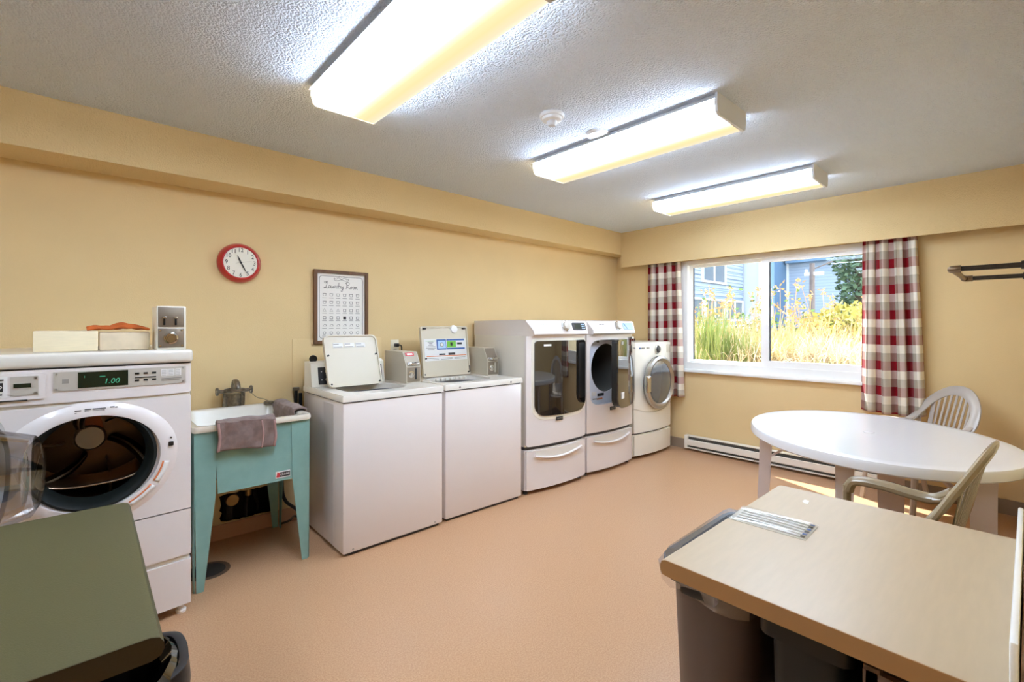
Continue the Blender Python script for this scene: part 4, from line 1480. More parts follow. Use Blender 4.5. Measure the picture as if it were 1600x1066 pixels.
    MB().lathe([(.034, 0), (.045, 0), (.045, -.008), (.036, -.010)], 'y', (.395, yb, .036), 32, closed=True).xf(Mk).build('dial_ring', 'chrome', con)
    pnl = MB().prism(rrect(.480, .640, .004, .068, .010, 3), 'y', yb + .002, yb + .008).xf(Mk).build('touch_panel', 'darkpanel' if not opened else 'lightblue', con)
    if not opened:
        MB().box(.510, .575, yb + .0005, yb + .002, .014, .058).xf(Mk).build('screen', 'lcd', pnl, smooth=0)
        for q in range(3):
            MB().box(.590, .605, yb + .0005, yb + .002, .012 + q * .018, .022 + q * .018).xf(Mk).build('key', 'lightblue', pnl, smooth=0)
            MB().box(.612, .627, yb + .0005, yb + .002, .012 + q * .018, .022 + q * .018).xf(Mk).build('key', 'lightblue', pnl, smooth=0)
    else:
        MB().prism([(.490, .064), (.505, .064), (.540, .010), (.535, .010)], 'y', yb, yb + .002).xf(Mk).build('screen_edge', 'extblue', pnl, smooth=0)
    text('brand_letters', 'MAYTAG', .017, 'inklight', con, tuple(Mk @ Vector((.165, yb + .002, .052))), (R(90 - 21), 0, 0))
    # door
    bg = MB().rbox(.295, .370, b(.33) - .027, b(.33) - .012, .563, .594, .002).build('badge', 'darkpanel', t)
    text('badge_letters', 'MAYTAG', .014, 'hand_grey', bg, (.3325, b(.33) - .0272, .579), (R(90), 0, 0))
    dx0, dx1 = .070, W - .012
    zl, zh = corner_fn(dx0, dx1, .628, 1.222, .028, .085, .018)
    if not opened:
        # white moulded surround, then the black glass door
        sl, shh = corner_fn(.045, W, .598, 1.240, .035, .11, .02)
        MB().bowed(.045, W - .001, sl, shh, lambda q: b(q) - .022, .012).build('door_surround', 'offwhite', t)
        dg = MB().bowed(dx0, dx1, zl, zh, lambda q: b(q) - .030, .014, 30).build('door', 'doorglass', t)
        hl, hh_ = corner_fn(W - .115, W - .022, .72, 1.20, .03, .03)
        MB().bowed(W - .115, W - .022, hl, hh_, lambda q: b(q) - .0315, .004).build('door_handle', 'black', dg)
        MB().box(.155, .235, b(.2) - .0325, b(.2) - .028, 1.178, 1.194).build('door_label', 'sticker', dg, smooth=0)
    else:
        hx_ = W - .03
        Md = Matrix.Translation((hx_, -.035, 0)) @ Matrix.Rotation(R(20), 4, 'Z') @ Matrix.Translation((-hx_, .0, 0))
        dg = MB().bowed(dx0, dx1, zl, zh, lambda q: -.030 + b(q) * .8, .012, 30).xf(Md).build('door', 'doorglass', t)
        dk_l, dk_h = corner_fn(dx0 + .004, dx1, .634, 1.216, .028, .085, .018)
        MB().bowed(dx0 + .004, dx1, dk_l, dk_h, lambda q: -.018 + b(q) * .8, .050, 30).xf(Md).build('door_back', 'black', dg)
        MB().box(dx0 + .07, dx0 + .14, -.052, -.046, .70, .755).xf(Md).build('door_sticker', 'sticker', dg, smooth=0)
        MB().box(dx0 + .07, dx0 + .13, -.050, -.044, 1.175, 1.205).xf(Md).build('door_sticker', 'hand_grey', dg, smooth=0)
        MB().tube([(W - .13, -.02, 1.232), (W - .02, -.045, 1.232)], .005, 8).build('hinge_arm', 'steel', t)
        MB().rbox(W - .05, W - .02, -.055, -.02, 1.205, 1.238, .004).build('hinge', 'steel', t)
    return t
dryer('white dryer with a closed black glass door on a drawer pedestal', 2.578, 2.690, R(-3.2), False)
dryer('white dryer with its dark glass door standing ajar, drum showing', 3.302, 2.668, R(-1.2), True)

# ------------------------------------------------------------------ older front loader by the window, round silver door
W3, D3 = .690, .69
t3 = thing('front_load_washer', 'shorter off-white front loader with a round silver-ringed door, nearest the window', 'washing machine', (4.058, 2.672, 0), R(-1.0))
b3 = bow(W3, .036)
n = 16
plan = [(W3 * k / n, b3(W3 * k / n) + .006) for k in range(n + 1)] + [(W3, D3), (0, D3)]
MB().prism(plan, 'z', .03, .245).build('pedestal', 'offwhite', t3, smooth=40)
zl, zh = corner_fn(0, W3, .035, .238, .006, .02)
MB().bowed(.006, W3 - .006, zl, zh, lambda q: b3(q) - .012, .02).build('pedestal_front', 'offwhite', t3)
MB().prism([(p[0] * .98 + .006, p[1] * .97 + .01) for p in plan], 'z', .24, .262).build('pedestal_gap', 'seam', t3, smooth=40)
MB().prism(plan, 'z', .258, 1.172).build('cabinet', 'offwhite', t3, smooth=40)
zl, zh = corner_fn(0, W3, .262, .505, .004, .01)
MB().bowed(0, W3, zl, lambda q: .505 - .055 * (1 - (2 * q / W3 - 1) ** 2), lambda q: b3(q) - .010, .02).build('lower_panel', 'offwhite', t3)
MB().bowed(0, W3, lambda q: .512 - .055 * (1 - (2 * q / W3 - 1) ** 2), lambda q: 1.168, lambda q: b3(q) - .010, .02).build('front_panel', 'offwhite', t3)
dcx, dcz = .375, .755
yb = b3(dcx) - .010
dr3 = MB().lathe([(.222, .004), (.262, .004), (.276, -.016), (.272, -.040), (.250, -.052), (.228, -.044), (.218, -.03)], 'y', (dcx, yb, dcz), 56, sx=.96, closed=True).build('door_ring', 'steel', t3)
MB().lathe([(0, -.046), (.10, -.045), (.19, -.038), (.232, -.030), (.232, 0), (0, 0)], 'y', (dcx, yb, dcz), 56, sx=.96).build('door_glass', 'doorglass_grey', dr3)
MB().rbox(dcx - .285, dcx - .215, yb - .066, yb - .03, dcz - .085, dcz + .085, .012, 3).build('door_handle', 'chrome', dr3)
MB().lathe([(0, 0), (.044, 0), (.042, -.012), (.03, -.03), (0, -.032)], 'y', (.365, b3(.365) - .010, 1.098), 28, sx=.75).build('dial', 'darkpanel', t3)
MB().lathe([(.036, 0), (.050, 0), (.048, -.010), (.038, -.012)], 'y', (.365, b3(.365) - .010, 1.098), 28, sx=.75, closed=True).build('dial_ring', 'chrome', t3)
MB().rbox(.565, .655, b3(.6) - .014, b3(.6) - .006, 1.055, 1.14, .003).build('control_panel', 'coinpaint', t3)
for (a, w) in ((.075, .02), (.105, .06), (.18, .05)):
    MB().box(a, a + w, b3(a + w / 2) - .0125, b3(a + w / 2) - .008, 1.108, 1.122).build('printed_line', 'stickerblue' if a < .08 else 'hand_grey', t3, smooth=0)
# ------------------------------------------------------------------ baseboard heater
ht = thing('baseboard_heater', 'long cream electric baseboard heater under the window', 'heater', (XW - .012, 0, 0))
hy0, hy1 = .72, 2.515
MB().box(-.012, 0, hy0, hy1, .022, .162).build('back_plate', 'heater', ht, smooth=0)
mb = MB()
for (prof, nm, m) in ((([(-.012, .162), (-.012, .152), (-.046, .150), (-.046, .158)]), 'top_cap', 'heater'),
                      (([(-.052, .122), (-.060, .118), (-.060, .062), (-.052, .056)]), 'front_cover', 'heater'),
                      (([(-.012, .022), (-.012, .032), (-.056, .036), (-.058, .028), (-.050, .022)]), 'bottom_lip', 'heater'),
                      (([(-.014, .148), (-.030, .148), (-.030, .034), (-.014, .034)]), 'heating_fins', 'heaterdark')):
    vs = [(x, hy0, z) for x, z in prof] + [(x, hy1, z) for x, z in prof]
    k = len(prof)
    MB().add(vs, [tuple(range(k)), tuple(range(2 * k - 1, k - 1, -1))] + [(i, k + i, k + (i + 1) % k, (i + 1) % k) for i in range(k)]).build(nm, m, ht, smooth=0)
for (a, b_) in ((hy1 - .035, hy1), (hy0, hy0 + .035)):
    MB().rbox(-.063, -.002, a, b_, .022, .165, .004).build('end_cap', 'heater', ht)
for y_ in (1.2, 1.8):
    MB().box(-.050, -.012, y_, y_ + .004, .034, .150).build('bracket', 'heaterdark', ht, smooth=0)

# ------------------------------------------------------------------ curtains
def curtain(label, y0t, y1t, y0b, y1b, zt, zb, seed, full, phase, npl):
    rnd = random.Random(seed)
    nu, nv = 150, 46
    vs, uvs = [], []
    ph = [rnd.uniform(-.5, .5) for _ in range(40)]
    def xoff(s, v):
        a = (.020 + .012 * v)
        return a * math.sin(2 * PI * npl * s + phase + .5 * math.sin(5 * s + 2 * v)) + .008 * math.sin(2 * PI * npl * 2.3 * s + ph[1] + 1.3 * v)
    Lz = zt - zb
    for j in range(nv):
        v = j / (nv - 1)
        for i in range(nu):
            s = i / (nu - 1)
            a = y0t + (y0b - y0t) * v
            b_ = y1t + (y1b - y1t) * v
            y = a + (b_ - a) * s + .006 * math.sin(2 * PI * npl * 2 * s + phase)
            vs.append((4.795 + xoff(s, v), y, zt - Lz * v + .008 * math.sin(4 * s + seed) * v))
            uvs.append((s * full / .205 + .15, (1 - v) * Lz / .205 + .30))
    fs = [(j * nu + i, j * nu + i + 1, (j + 1) * nu + i + 1, (j + 1) * nu + i) for j in range(nv - 1) for i in range(nu - 1)]
    me = bpy.data.meshes.new('curtain')
    me.from_pydata(vs, [], fs)
    uvl = me.uv_layers.new(name='UVMap')
    for lp in me.loops:
        uvl.data[lp.index].uv = uvs[lp.vertex_index]
    me.materials.append(MATS['plaid'])
    me.polygons.foreach_set('use_smooth', [True] * len(me.polygons))
    o = bpy.data.objects.new('curtain', me)
    COL.objects.link(o)
    sm = o.modifiers.new('solid', 'SOLIDIFY')
    sm.thickness = .003
    tag(o, label, 'curtain', 'red checked curtains at the window')
    return o
curtain('red and cream checked curtain behind the round-door washer', 2.955, 2.565, 2.975, 2.525, 2.25, .562, 4, .78, .4, 4)
curtain('red and cream checked curtain beside the oval table', .937, .600, .950, .535, 2.25, .640, 9, .80, 1.2, 4)
tag(MB().tube([(4.80, .40, 2.262), (4.80, 3.10, 2.262)], .011, 10).build('curtain_rod', 'steel'), 'steel curtain rod hidden up behind the valance', 'curtain rod')

# ------------------------------------------------------------------ oval table
TX, TY, TA, TB, TT = 3.407, .638, .752, .612, .54
tb = thing('oval_table', 'large white oval plastic table with splayed legs', 'table', (TX, TY, 0), TT)
def ell(a, b, n=64):
    return [(a * math.cos(2 * PI * k / n), b * math.sin(2 * PI * k / n)) for k in range(n)]
layers = [(.96, .664), (.985, .664), (1.0, .672), (1.0, .705), (.992, .717), (.975, .720), (.90, .7195), (.3, .7195)]
vs, fs = [], []
for q, z in layers:
    vs += [(x * q, y * q, z) for x, y in ell(TA, TB)]
for k in range(len(layers) - 1):
    for i in range(64):
        j = (i + 1) % 64
        fs.append((k * 64 + i, k * 64 + j, (k + 1) * 64 + j, (k + 1) * 64 + i))
fs.append(tuple((len(layers) - 1) * 64 + i for i in range(64)))
vs += [(x * .96, y * .96, .700) for x, y in ell(TA, TB)]
o_ = len(layers) * 64
fs += [((i + 1) % 64, i, o_ + i, o_ + (i + 1) % 64) for i in range(64)]
fs.append(tuple(o_ + i for i in range(63, -1, -1)))
top_ = MB().add(vs, fs).build('table_top', 'tabletop', tb, smooth=35)
MB().lathe([(0, 0), (.026, 0), (.026, .003), (.020, .004), (0, .003)], 'z', (0, 0, .7195), 24).build('parasol_cap', 'tabletop', top_)
lt_ = Matrix.Rotation(-TT, 3, 'Z')
for (wx, wy, w, d, ox, oy) in ((3.37, 1.185, .080, .05, 0, .03), (2.93, .650, .088, .05, -.03, 0), (3.68, .578, .150, .06, 0, 0), (3.04, .145, .10, .06, 0, -.005)):
    p = lt_ @ Vector((wx - TX, wy - TY, 0))
    o2 = lt_ @ Vector((ox, oy, 0))
    f = p + o2
    mb = MB()
    vdir = Vector((wx, wy, 0)).normalized()
    side = lt_ @ Vector((vdir.y, -vdir.x, 0))
    fwd = lt_ @ vdir
    pts, sec = [], []
    for (t_, z) in ((0, .668), (.05, .60), (.5, .30), (1, 0)):
        pts.append((p + o2 * t_, z))
        k_ = 1.0 if z > .65 else (.92 if z > .5 else (.86 if z > .1 else .78))
        sec.append(k_)
    vs, fs = [], []
    for (q, z), k_ in zip(pts, sec):
        for (a, b_) in ((-1, -1), (1, -1), (.8, 1), (-.8, 1)):
            v = q + side * (a * w * k_ / 2) + fwd * (b_ * d * k_ / 2)
            vs.append((v.x, v.y, z))
    for k in range(3):
        for i in range(4):
            j = (i + 1) % 4
            fs.append((k * 4 + i, k * 4 + j, (k + 1) * 4 + j, (k + 1) * 4 + i))
    fs += [(0, 1, 2, 3), (15, 14, 13, 12)]
    leg = mb.add(vs, fs).build('leg', 'tableleg', tb, smooth=20)
    MB().sweep([(p.x, p.y, .46), (p.x * .45, p.y * .45, .695)], .035, .02, up=(0, 0, 1), seg=4).build('brace', 'tableleg', tb, smooth=0)
    MB().rbox(p.x - w * .6, p.x + w * .6, p.y - w * .5, p.y + w * .5, .655, .700, .006).build('leg_socket', 'tableleg', tb)

# ------------------------------------------------------------------ moulded plastic armchairs (facing local +Y)
def armchair(label, loc, rz, m):
    t = thing('plastic_armchair', label, 'chair', loc, rz, 'moulded plastic armchairs')
    # seat shell
    def seat(u, v):
        x = (u - .5) * (.44 + .05 * v)
        y = -.18 + .37 * v
        z = .425 + .012 * (2 * u - 1) ** 2 - .012 * math.sin(PI * v) + (.0 if v < .9 else -.03 * ((v - .9) / .1) ** 2)
        return (x, y, z)
    MB().grid(seat, 14, 14).build('seat', m, t, solid=.012)
    # back hoop
    half = [(.262, -.11, .648), (.262, -.150, .664), (.250, -.195, .725), (.215, -.240, .805), (.150, -.275, .872), (.075, -.294, .911), (0, -.300, .922)]
    full = half + [(-x, y, z) for x, y, z in half[-2::-1]]
    c = cr(full, 5)
    ups = [Vector((0, 1.0, .42)) for _ in c]
    for i, p in enumerate(c):
        k = min(1, max(0, (p.z - .66) / .12))
        ups[i] = tuple((Vector((0, 1, .42)) * k + Vector((0, .2, 1)) * (1 - k)).normalized())
    MB().sweep(c, .080, .026, up=ups, seg=10).build('back_hoop', m, t)
    # back slats fan from the seat to the hoop
    for k in range(9):
        s = (k - 4) / 4
        xb, xt = .165 * s, .185 * s
        zt = .900 - .085 * abs(s) ** 2.2
        yt_ = -.291 + .035 * abs(s) ** 2
        pts = cr([(xb, -.165, .425), (xb * 1.03, -.190, .52), (xt * .98, -.232, .68), (xt, yt_, zt)], 4)
        MB().sweep(pts, .022 if abs(s) < 1 else .05, .008, up=(0, 1, .3), seg=6).build('slat', m, t)
    MB().grid(lambda u, v: ((u - .5) * .46, -.165 - .04 * v - .006 * math.sin(PI * u), .425 + .13 * v), 10, 6).build('lower_back', m, t, solid=.008)
    for s in (-1, 1):
        # side web from the seat to the hoop
        MB().sweep(cr([(s * .20, -.17, .43), (s * .235, -.185, .55), (s * .252, -.190, .70)], 4), .050, .010, up=(0, 1, .3), seg=6).build('side_web', m, t)
        arm = cr([(s * .268, .185, .600), (s * .270, .160, .648), (s * .272, .06, .655), (s * .268, -.05, .646), (s * .263, -.115, .650), (s * .257, -.170, .69)], 5)
        MB().sweep(arm, .062, .042, up=(0, 0, 1), seg=10).build('armrest', m, t)
        # front leg runs up to the arm
        fl = [(s * .268, .190, .625), (s * .262, .190, .45), (s * .268, .205, .22), (s * .276, .225, 0)]
        MB().sweep(cr(fl, 4), [.052] * 4 + [.060] * 4 + [.05] * 4 + [.042], [.030] * 13, up=(0, 1, 0), seg=8).build('leg', m, t)
        bl = [(s * .215, -.17, .44), (s * .232, -.205, .22), (s * .245, -.255, 0)]
        MB().sweep(cr(bl, 4), [.06] * 4 + [.05] * 4 + [.042], [.032] * 9, up=(0, 1, 0), seg=8).build('leg', m, t)
    return t
armchair('taupe plastic armchair between the counter and the oval table, seen from the side', (2.285, .390, .0), R(-4), 'chair_dim')
armchair('plastic armchair coloured as lit in the corner behind the oval table by the curtain', (4.47, .555, 0), R(42), 'chair_lit').scale = (.95, .95, .95)

# ------------------------------------------------------------------ laminate counter on the right
ct = thing('laminate_counter', 'beige laminate folding counter with brown edge on the side wall', 'counter', (1.098, .012, 0))
CL, CD, CZ = .832, .628, .75
prof = [(.0, CZ), (CD - .014, CZ), (CD - .004, CZ - .004), (CD, CZ - .014), (CD, CZ - .028), (CD - .006, CZ - .038), (CD - .02, CZ - .040), (.0, CZ - .040)]
MB().prism(prof, 'x', 0, CL).build('worktop', 'counter', ct, smooth=30)
MB().prism([(a, b_ - .0003) for a, b_ in prof], 'x', -.0025, .0).build('edge_strip', 'counter_edge', ct, smooth=30)
MB().rbox(.0, CL, 0.0, .011, CZ, CZ + .092, .004).build('backsplash', 'vinyl', ct)
MB().box(CL - .05, CL - .03, .03, CD - .10, 0, CZ - .04).build('end_support', 'darktote', ct, smooth=0)
MB().box(.10, CL - .05, .001, .020, CZ - .12, CZ - .04).build('wall_cleat', 'darktote', ct, smooth=0)
# plastic sleeve with striped sheet
sl = thing('document_sleeve', 'clear plastic sleeve holding white printed strips on the counter', 'plastic sleeve', (1.545, .527, CZ), R(2))
MB().box(-.066, .066, -.105, .105, 0.0002, .0012).build('backing_sheet', 'coinpaint', sl, smooth=0)
for k in range(6):
    x = -.055 + k * .021
    def strip(u, v, x=x, k=k):
        return (x + .010 * v + .006 * math.sin(PI * u) * (.5 if k % 2 else 1.0), -.098 + .19 * u, .0024 + .0012 * math.sin(PI * v))
    MB().grid(strip, 16, 4).build('paper_strip', 'paper', sl, solid=.0008)
    MB().box(x + .001, x + .010, -.099, -.088, .003, .0042).build('printed_tip', 'stickerblue' if k % 2 else 'ink', sl, smooth=0)
MB().rbox(-.068, .070, -.107, .107, .0046, .0056, .0004).build('clear_cover', 'sleeve', sl)
tag(MB().add([(0, 0, 0), (.035, .006, 0), (.04, .02, 0), (.018, .022, 0), (.002, .012, 0), (0, 0, .0008), (.035, .006, .0008), (.04, .02, .0008), (.018, .022, .0008), (.002, .012, .0008)],
    [(4, 3, 2, 1, 0), (5, 6, 7, 8, 9)] + [(i, (i + 1) % 5, 5 + (i + 1) % 5, 5 + i) for i in range(5)]).build('paper_scrap', 'paper', None, loc=(1.79, .50, CZ + .0002), smooth=0), 'small torn white paper scrap on the counter', 'paper scrap')

# slim bin with clear liner under the counter's open end
def rect_bin(t, cx, cy, hx, hy, z0, z1, r, body, rim, taper=.88):
    def loop(k, ex=0.0):
        return [(cx + a, cy + b_) for a, b_ in rrect(-hx * k - ex, hx * k + ex, -hy * k - ex, hy * k + ex, r, 4)]
    layers = [(loop(taper * .96), z0), (loop(taper), z0 + .015), (loop(1.0), z1), (loop(.975), z1), (loop(taper * .97), z0 + .03)]
    vs, fs = [], []
    n = len(layers[0][0])
    for L, z in layers:
        vs += [(a, b_, z) for a, b_ in L]
    for k in range(len(layers) - 1):
        for i in range(n):
            j = (i + 1) % n
            fs.append((k * n + i, k * n + j, (k + 1) * n + j, (k + 1) * n + i))
    fs.append(tuple(range(n)))
    fs.append(tuple((len(layers) - 1) * n + i for i in range(n)))
    MB().add(vs, fs).build('body', body, t, smooth=40)
    o, i_ = loop(1.0, .022), loop(1.0, -.006)
    MB().annulus(o, i_, 'z', z1 - .035, z1 + .004).build('rim', rim, t, smooth=40)
    return loop
b1 = thing('waste_bin', 'slim dark grey waste bin with clear liner under the beige counter end', 'waste bin', (0, 0, 0))
loop = rect_bin(b1, 1.53, .608, .270, .125, 0.0, .655, .10, 'binplastic', 'binblack')
lo, li = loop(1.0, .030), loop(1.0, -.018)
n = len(lo)
vs, fs = [], []
rq = random.Random(5)
for (L, z, am) in ((loop(1.0, .028), .600, .010), (loop(1.0, .032), .640, .006), (loop(1.0, .020), .668, .006), (loop(1.0, -.010), .672, .005), (loop(1.0, -.022), .62, .008), (loop(.94, -.02), .50, .012)):
    for i, (a, b_) in enumerate(L):
        ca, cb = a - 1.53, b_ - .608
        q = 1 + rq.uniform(-am, am) * 2.5
        vs.append((1.53 + ca * q, .608 + cb * q, z + rq.uniform(-am, am) * 1.2))
for k in range(5):
    for i in range(n):
        j = (i + 1) % n
        fs.append((k * n + i, k * n + j, (k + 1) * n + j, (k + 1) * n + i))
MB().add(vs, fs).build('bin_liner', 'bag', b1, smooth=20)
MB().rbox(1.230, 1.262, .56, .66, .60, .645, .008).build('handle', 'binblack', b1)
b2 = thing('storage_tote', 'black plastic storage tote under the middle of the beige counter', 'tote', (0, 0, 0))
rect_bin(b2, 1.47, .352, .235, .075, 0.0, .640, .03, 'darktote', 'binblack', .94)
for z in (.30, .42):
    MB().box(1.236, 1.25, .292, .412, z, z + .006).build('rib', 'binblack', b2, smooth=0)
# crate with dark bottles at the wall
c3 = thing('plastic_crate', 'brown plastic crate beside the black tote under the beige counter', 'crate', (1.20, .035, 0))
CW, CDp, CH = .48, .20, .645
for z in (.0, .14, .28, .42, .53, .60):
    MB().annulus([(0, 0), (CW, 0), (CW, CDp), (0, CDp)], [(.014, .014), (CW - .014, .014), (CW - .014, CDp - .014), (.014, CDp - .014)], 'z', z, z + .035).build('band', 'crate', c3, smooth=0)
for (a, b_) in ((0, 0), (CW - .03, 0), (0, CDp - .03), (CW - .03, CDp - .03)):
    MB().rbox(a, a + .03, b_, b_ + .03, 0, CH, .005).build('corner_post', 'crate', c3)
MB().box(.01, CW - .01, .01, CDp - .01, 0.0, .52).build('inner_tray', 'darktote', c3, smooth=0)
for k, (bx, by, lb) in enumerate(((1.262, .185, 'dark grey squat bottle in the crate corner nearest the black tote'), (1.262, .090, 'dark grey squat bottle in the crate corner nearest the wall'), (1.36, .140, 'dark grey squat bottle in the middle of the brown crate'))):
    bo = thing('bottle', lb, 'bottle', (bx, by, .521), 0, 'bottles in the crate')
    MB().lathe([(0, 0), (.036, 0), (.038, .01), (.038, .09), (.030, .112), (.018, .120), (.018, .126), (0, .126)], 'z', (0, 0, 0), 18).build('body', 'binplastic', bo)
    MB().lathe([(0, .126), (.021, .126), (.021, .146), (0, .148)], 'z', (0, 0, 0), 16).build('cap', 'black', bo)

# ------------------------------------------------------------------ green table in the left foreground
gt = thing('green_work_table', 'dark green laminate work table in the left foreground', 'table', (-1.02, 1.135, 0))
GL_, GD, GZ = 1.135, .925, .75
prof = [(0, GZ), (GL_ - .022, GZ), (GL_ - .008, GZ - .005), (GL_ - .001, GZ - .016), (GL_, GZ - .028), (GL_ - .006, GZ - .040), (GL_ - .02, GZ - .046), (0, GZ - .046)]
MB().prism(prof, 'y', 0, GD).build('table_top', 'green', gt, smooth=30)
MB().prism([(a, b_ - .0003) for a, b_ in prof], 'y', -.002, 0).build('edge_strip', 'green_edge', gt, smooth=30)
for x in (.06, GL_ - .42):
    for y in (.06, GD - .10):
        MB().rbox(x, x + .04, y, y + .04, 0, GZ - .045, .004).build('leg', 'iron', gt)
for y in (.06, GD - .10):
    MB().rbox(.08, GL_ - .40, y + .008, y + .03, GZ - .11, GZ - .046, .003).build('rail', 'iron', gt)
# round bin with black bag under the green table
bx_, by_ = -.055, 1.315
b4 = thing('waste_bin', 'round grey waste bin with black bag and loop handle under the green table', 'waste bin', (bx_, by_, 0))
MB().lathe([(0, 0), (.16, 0), (.165, .01), (.198, .60), (.192, .60), (.16, .03), (0, .03)], 'z', (0, 0, 0), 40).build('body', 'binplastic', b4)
vs, fs = [], []
nn = 56
for (r_, z, am) in ((.200, .50, .012), (.212, .56, .008), (.214, .605, .004), (.200, .618, .004), (.182, .60, .006), (.17, .45, .012)):
    for i in range(nn):
        a = 2 * PI * i / nn
        q = r_ + rq.uniform(-am, am) * .6
        vs.append((q * math.cos(a), q * math.sin(a), z + rq.uniform(-am, am)))
for k in range(5):
    for i in range(nn):
        j = (i + 1) % nn
        fs.append((k * nn + i, k * nn + j, (k + 1) * nn + j, (k + 1) * nn + i))
MB().add(vs, fs).build('bin_bag', 'blackgloss', b4, smooth=25)
hp = [(.198 * math.cos(R(a)), .198 * math.sin(R(a)), .57) for a in (-34,)] + [(.214, -.078, .575), (.226, -.03, .578), (.226, .03, .578), (.214, .07, .575)] + [(.198 * math.cos(R(a)), .198 * math.sin(R(a)), .57) for a in (32,)]
MB().sweep(cr(hp, 5), .012, .065, up=(0, 0, 1), seg=8).build('handle', 'binblack', b4)
MB().sweep([(p[0] - .006, p[1], p[2] + .033) for p in cr(hp, 5)], .020, .006, up=(0, 0, 1), seg=6).build('handle_rim', 'darkpanel', b4)

# ------------------------------------------------------------------ black iron pipe rail on the side wall
pr = thing('pipe_clothes_rail', 'dark iron pipe clothes rail fixed to the side wall', 'clothes rail', (3.40, YR, 1.645))
PLn, PSp = .275, .75
for x in (0, PSp):
    MB().tube([(x, .01, 0), (x, PLn - .02, 0)], .0135, 14).build('pipe', 'pipeblack', pr)
    MB().lathe([(0, 0), (.038, 0), (.038, .006), (.022, .010), (.020, .026), (0, .026)], 'y', (x, 0, 0), 24).build('wall_flange', 'pipeblack', pr)
    s = 1 if x == 0 else -1
    MB().tube(cr([(x, PLn - .035, 0), (x, PLn - .010, 0), (x + s * .006, PLn, 0), (x + s * .030, PLn + .002, 0)], 5), [.019] * 16, 14).build('elbow', 'pipefit', pr)
MB().tube([(.02, PLn + .002, 0), (PSp - .02, PLn + .002, 0)], .0135, 14).build('cross_pipe', 'pipefit', pr)
# ------------------------------------------------------------------ outside the window
gz = .62
gr = MB()
gr.grid(lambda u, v: (XW + .17 + 34 * u ** 1.6, -14 + 40 * v, gz + .03 * math.sin(9 * u + 7 * v)), 24, 24)
struct(gr.build('ground', 'soil', None, solid=.02), 'dry sunlit ground outside', 'ground')

# clapboard building running away on the left
YF = 6.4
bl = thing('clapboard_building', 'pale blue clapboard apartment building with white balcony, left window pane', 'building', (10.0, YF, gz))
BL, BH = 6.15, 8.0
MB().box(0, BL, .02, 5.0, 0, BH).build('wall', 'siding_base', bl, smooth=0)
# clapboards: one joined relief of lapped boards
cl = MB()
nb_ = 42
zb0, zb1 = .88, 3.2
for k in range(18):
    z = 1.62 + k * .115
    cl.add([(0, .02, z), (BL, .02, z), (BL, -.012, z), (0, -.012, z), (0, .02, z + .115), (BL, .02, z + .115)], [(0, 1, 2, 3), (3, 2, 5, 4), (0, 3, 4), (1, 5, 2)])
tag(cl.build('clapboards', 'siding', bl, smooth=0), None, None, None, 'stuff')
def bwin(x0, x1, z0, z1, name='window'):
    f = MB().annulus([(x0, z0), (x1, z0), (x1, z1), (x0, z1)], [(x0 + .06, z0 + .06), (x1 - .06, z0 + .06), (x1 - .06, z1 - .06), (x0 + .06, z1 - .06)], 'y', -.06, .02).build(name, 'exttrim', bl, smooth=0)
    m_ = (x0 + x1) / 2
    MB().box(x0 + .06, x1 - .06, -.02, -.01, z0 + .06, z1 - .06).build('pane', 'extglass', f, smooth=0)
    MB().box(m_ - .03, m_ + .03, -.05, -.015, z0 + .06, z1 - .06).build('mullion', 'exttrim', f, smooth=0)
    return f
bwin(3.2, 4.75, 1.98, 2.86)
for x0 in (2.0, 3.4, 4.8):
    bwin(x0, x0 + 1.25, .85, 1.52)
MB().box(0, BL + .1, -.10, .02, 3.02, 3.14).build('balcony_ledge', 'exttrim', bl, smooth=0)
for k in range(14):
    MB().box(3.6 + k * .18, 3.64 + k * .18, -.06, -.02, 3.14, 4.1).build('baluster', 'exttrim', bl, smooth=0)
MB().box(0, BL + .4, -.12, .02, .62, .74).build('parapet', 'exttrim', bl, smooth=0)
MB().box(0, BL + .4, -.08, .02, 0, .62).build('brick_base', 'brickish', bl, smooth=0)

wt = thing('stucco_building', 'tall pale stucco block standing between the two blue buildings', 'building', (16.2, 5.86, gz))
MB().box(0, .8, 0, 4.0, 0, 9).build('wall', 'extwhite', wt, smooth=0)
MB().box(-.04, .10, -.02, .06, 0, 9).build('corner_board', 'exttrim', wt, smooth=0)
db = thing('blue_annex', 'narrow dark blue annex glimpsed beside the window mullion', 'building', (20.6, 7.2, gz))
MB().box(0, 3, -.25, .5, 0, 9).build('wall', 'extblue', db, smooth=0)
MB().box(-.05, 0, -.2, .4, 1.0, 1.5).build('ledge', 'exttrim', db, smooth=0)
sg = thing('shingled_building', 'grey blue shingled building with dark eave, right window pane', 'building', (22.0, 0, gz))
MB().box(0, 5, 6.87, 7.6, 0, 9).build('white_wing', 'extwhite', sg, smooth=0)
MB().box(.06, 5, -3, 6.87, 0, 3.3).build('wall', 'shingle', sg, smooth=0)
MB().box(-.4, 5.2, -3, 6.87, 3.3, 3.7).build('eave', 'extblue', sg, smooth=0)
MB().prism([(-.5, 3.7), (5.3, 3.7), (2.4, 6.5)], 'y', -3, 6.87).build('roof', 'extblue', sg, smooth=0)
for y_ in (7.0, 7.2):
    MB().box(-.02, .02, y_, y_ + .09, 2.2, 3.15).build('slit_window', 'extglass', sg, smooth=0)

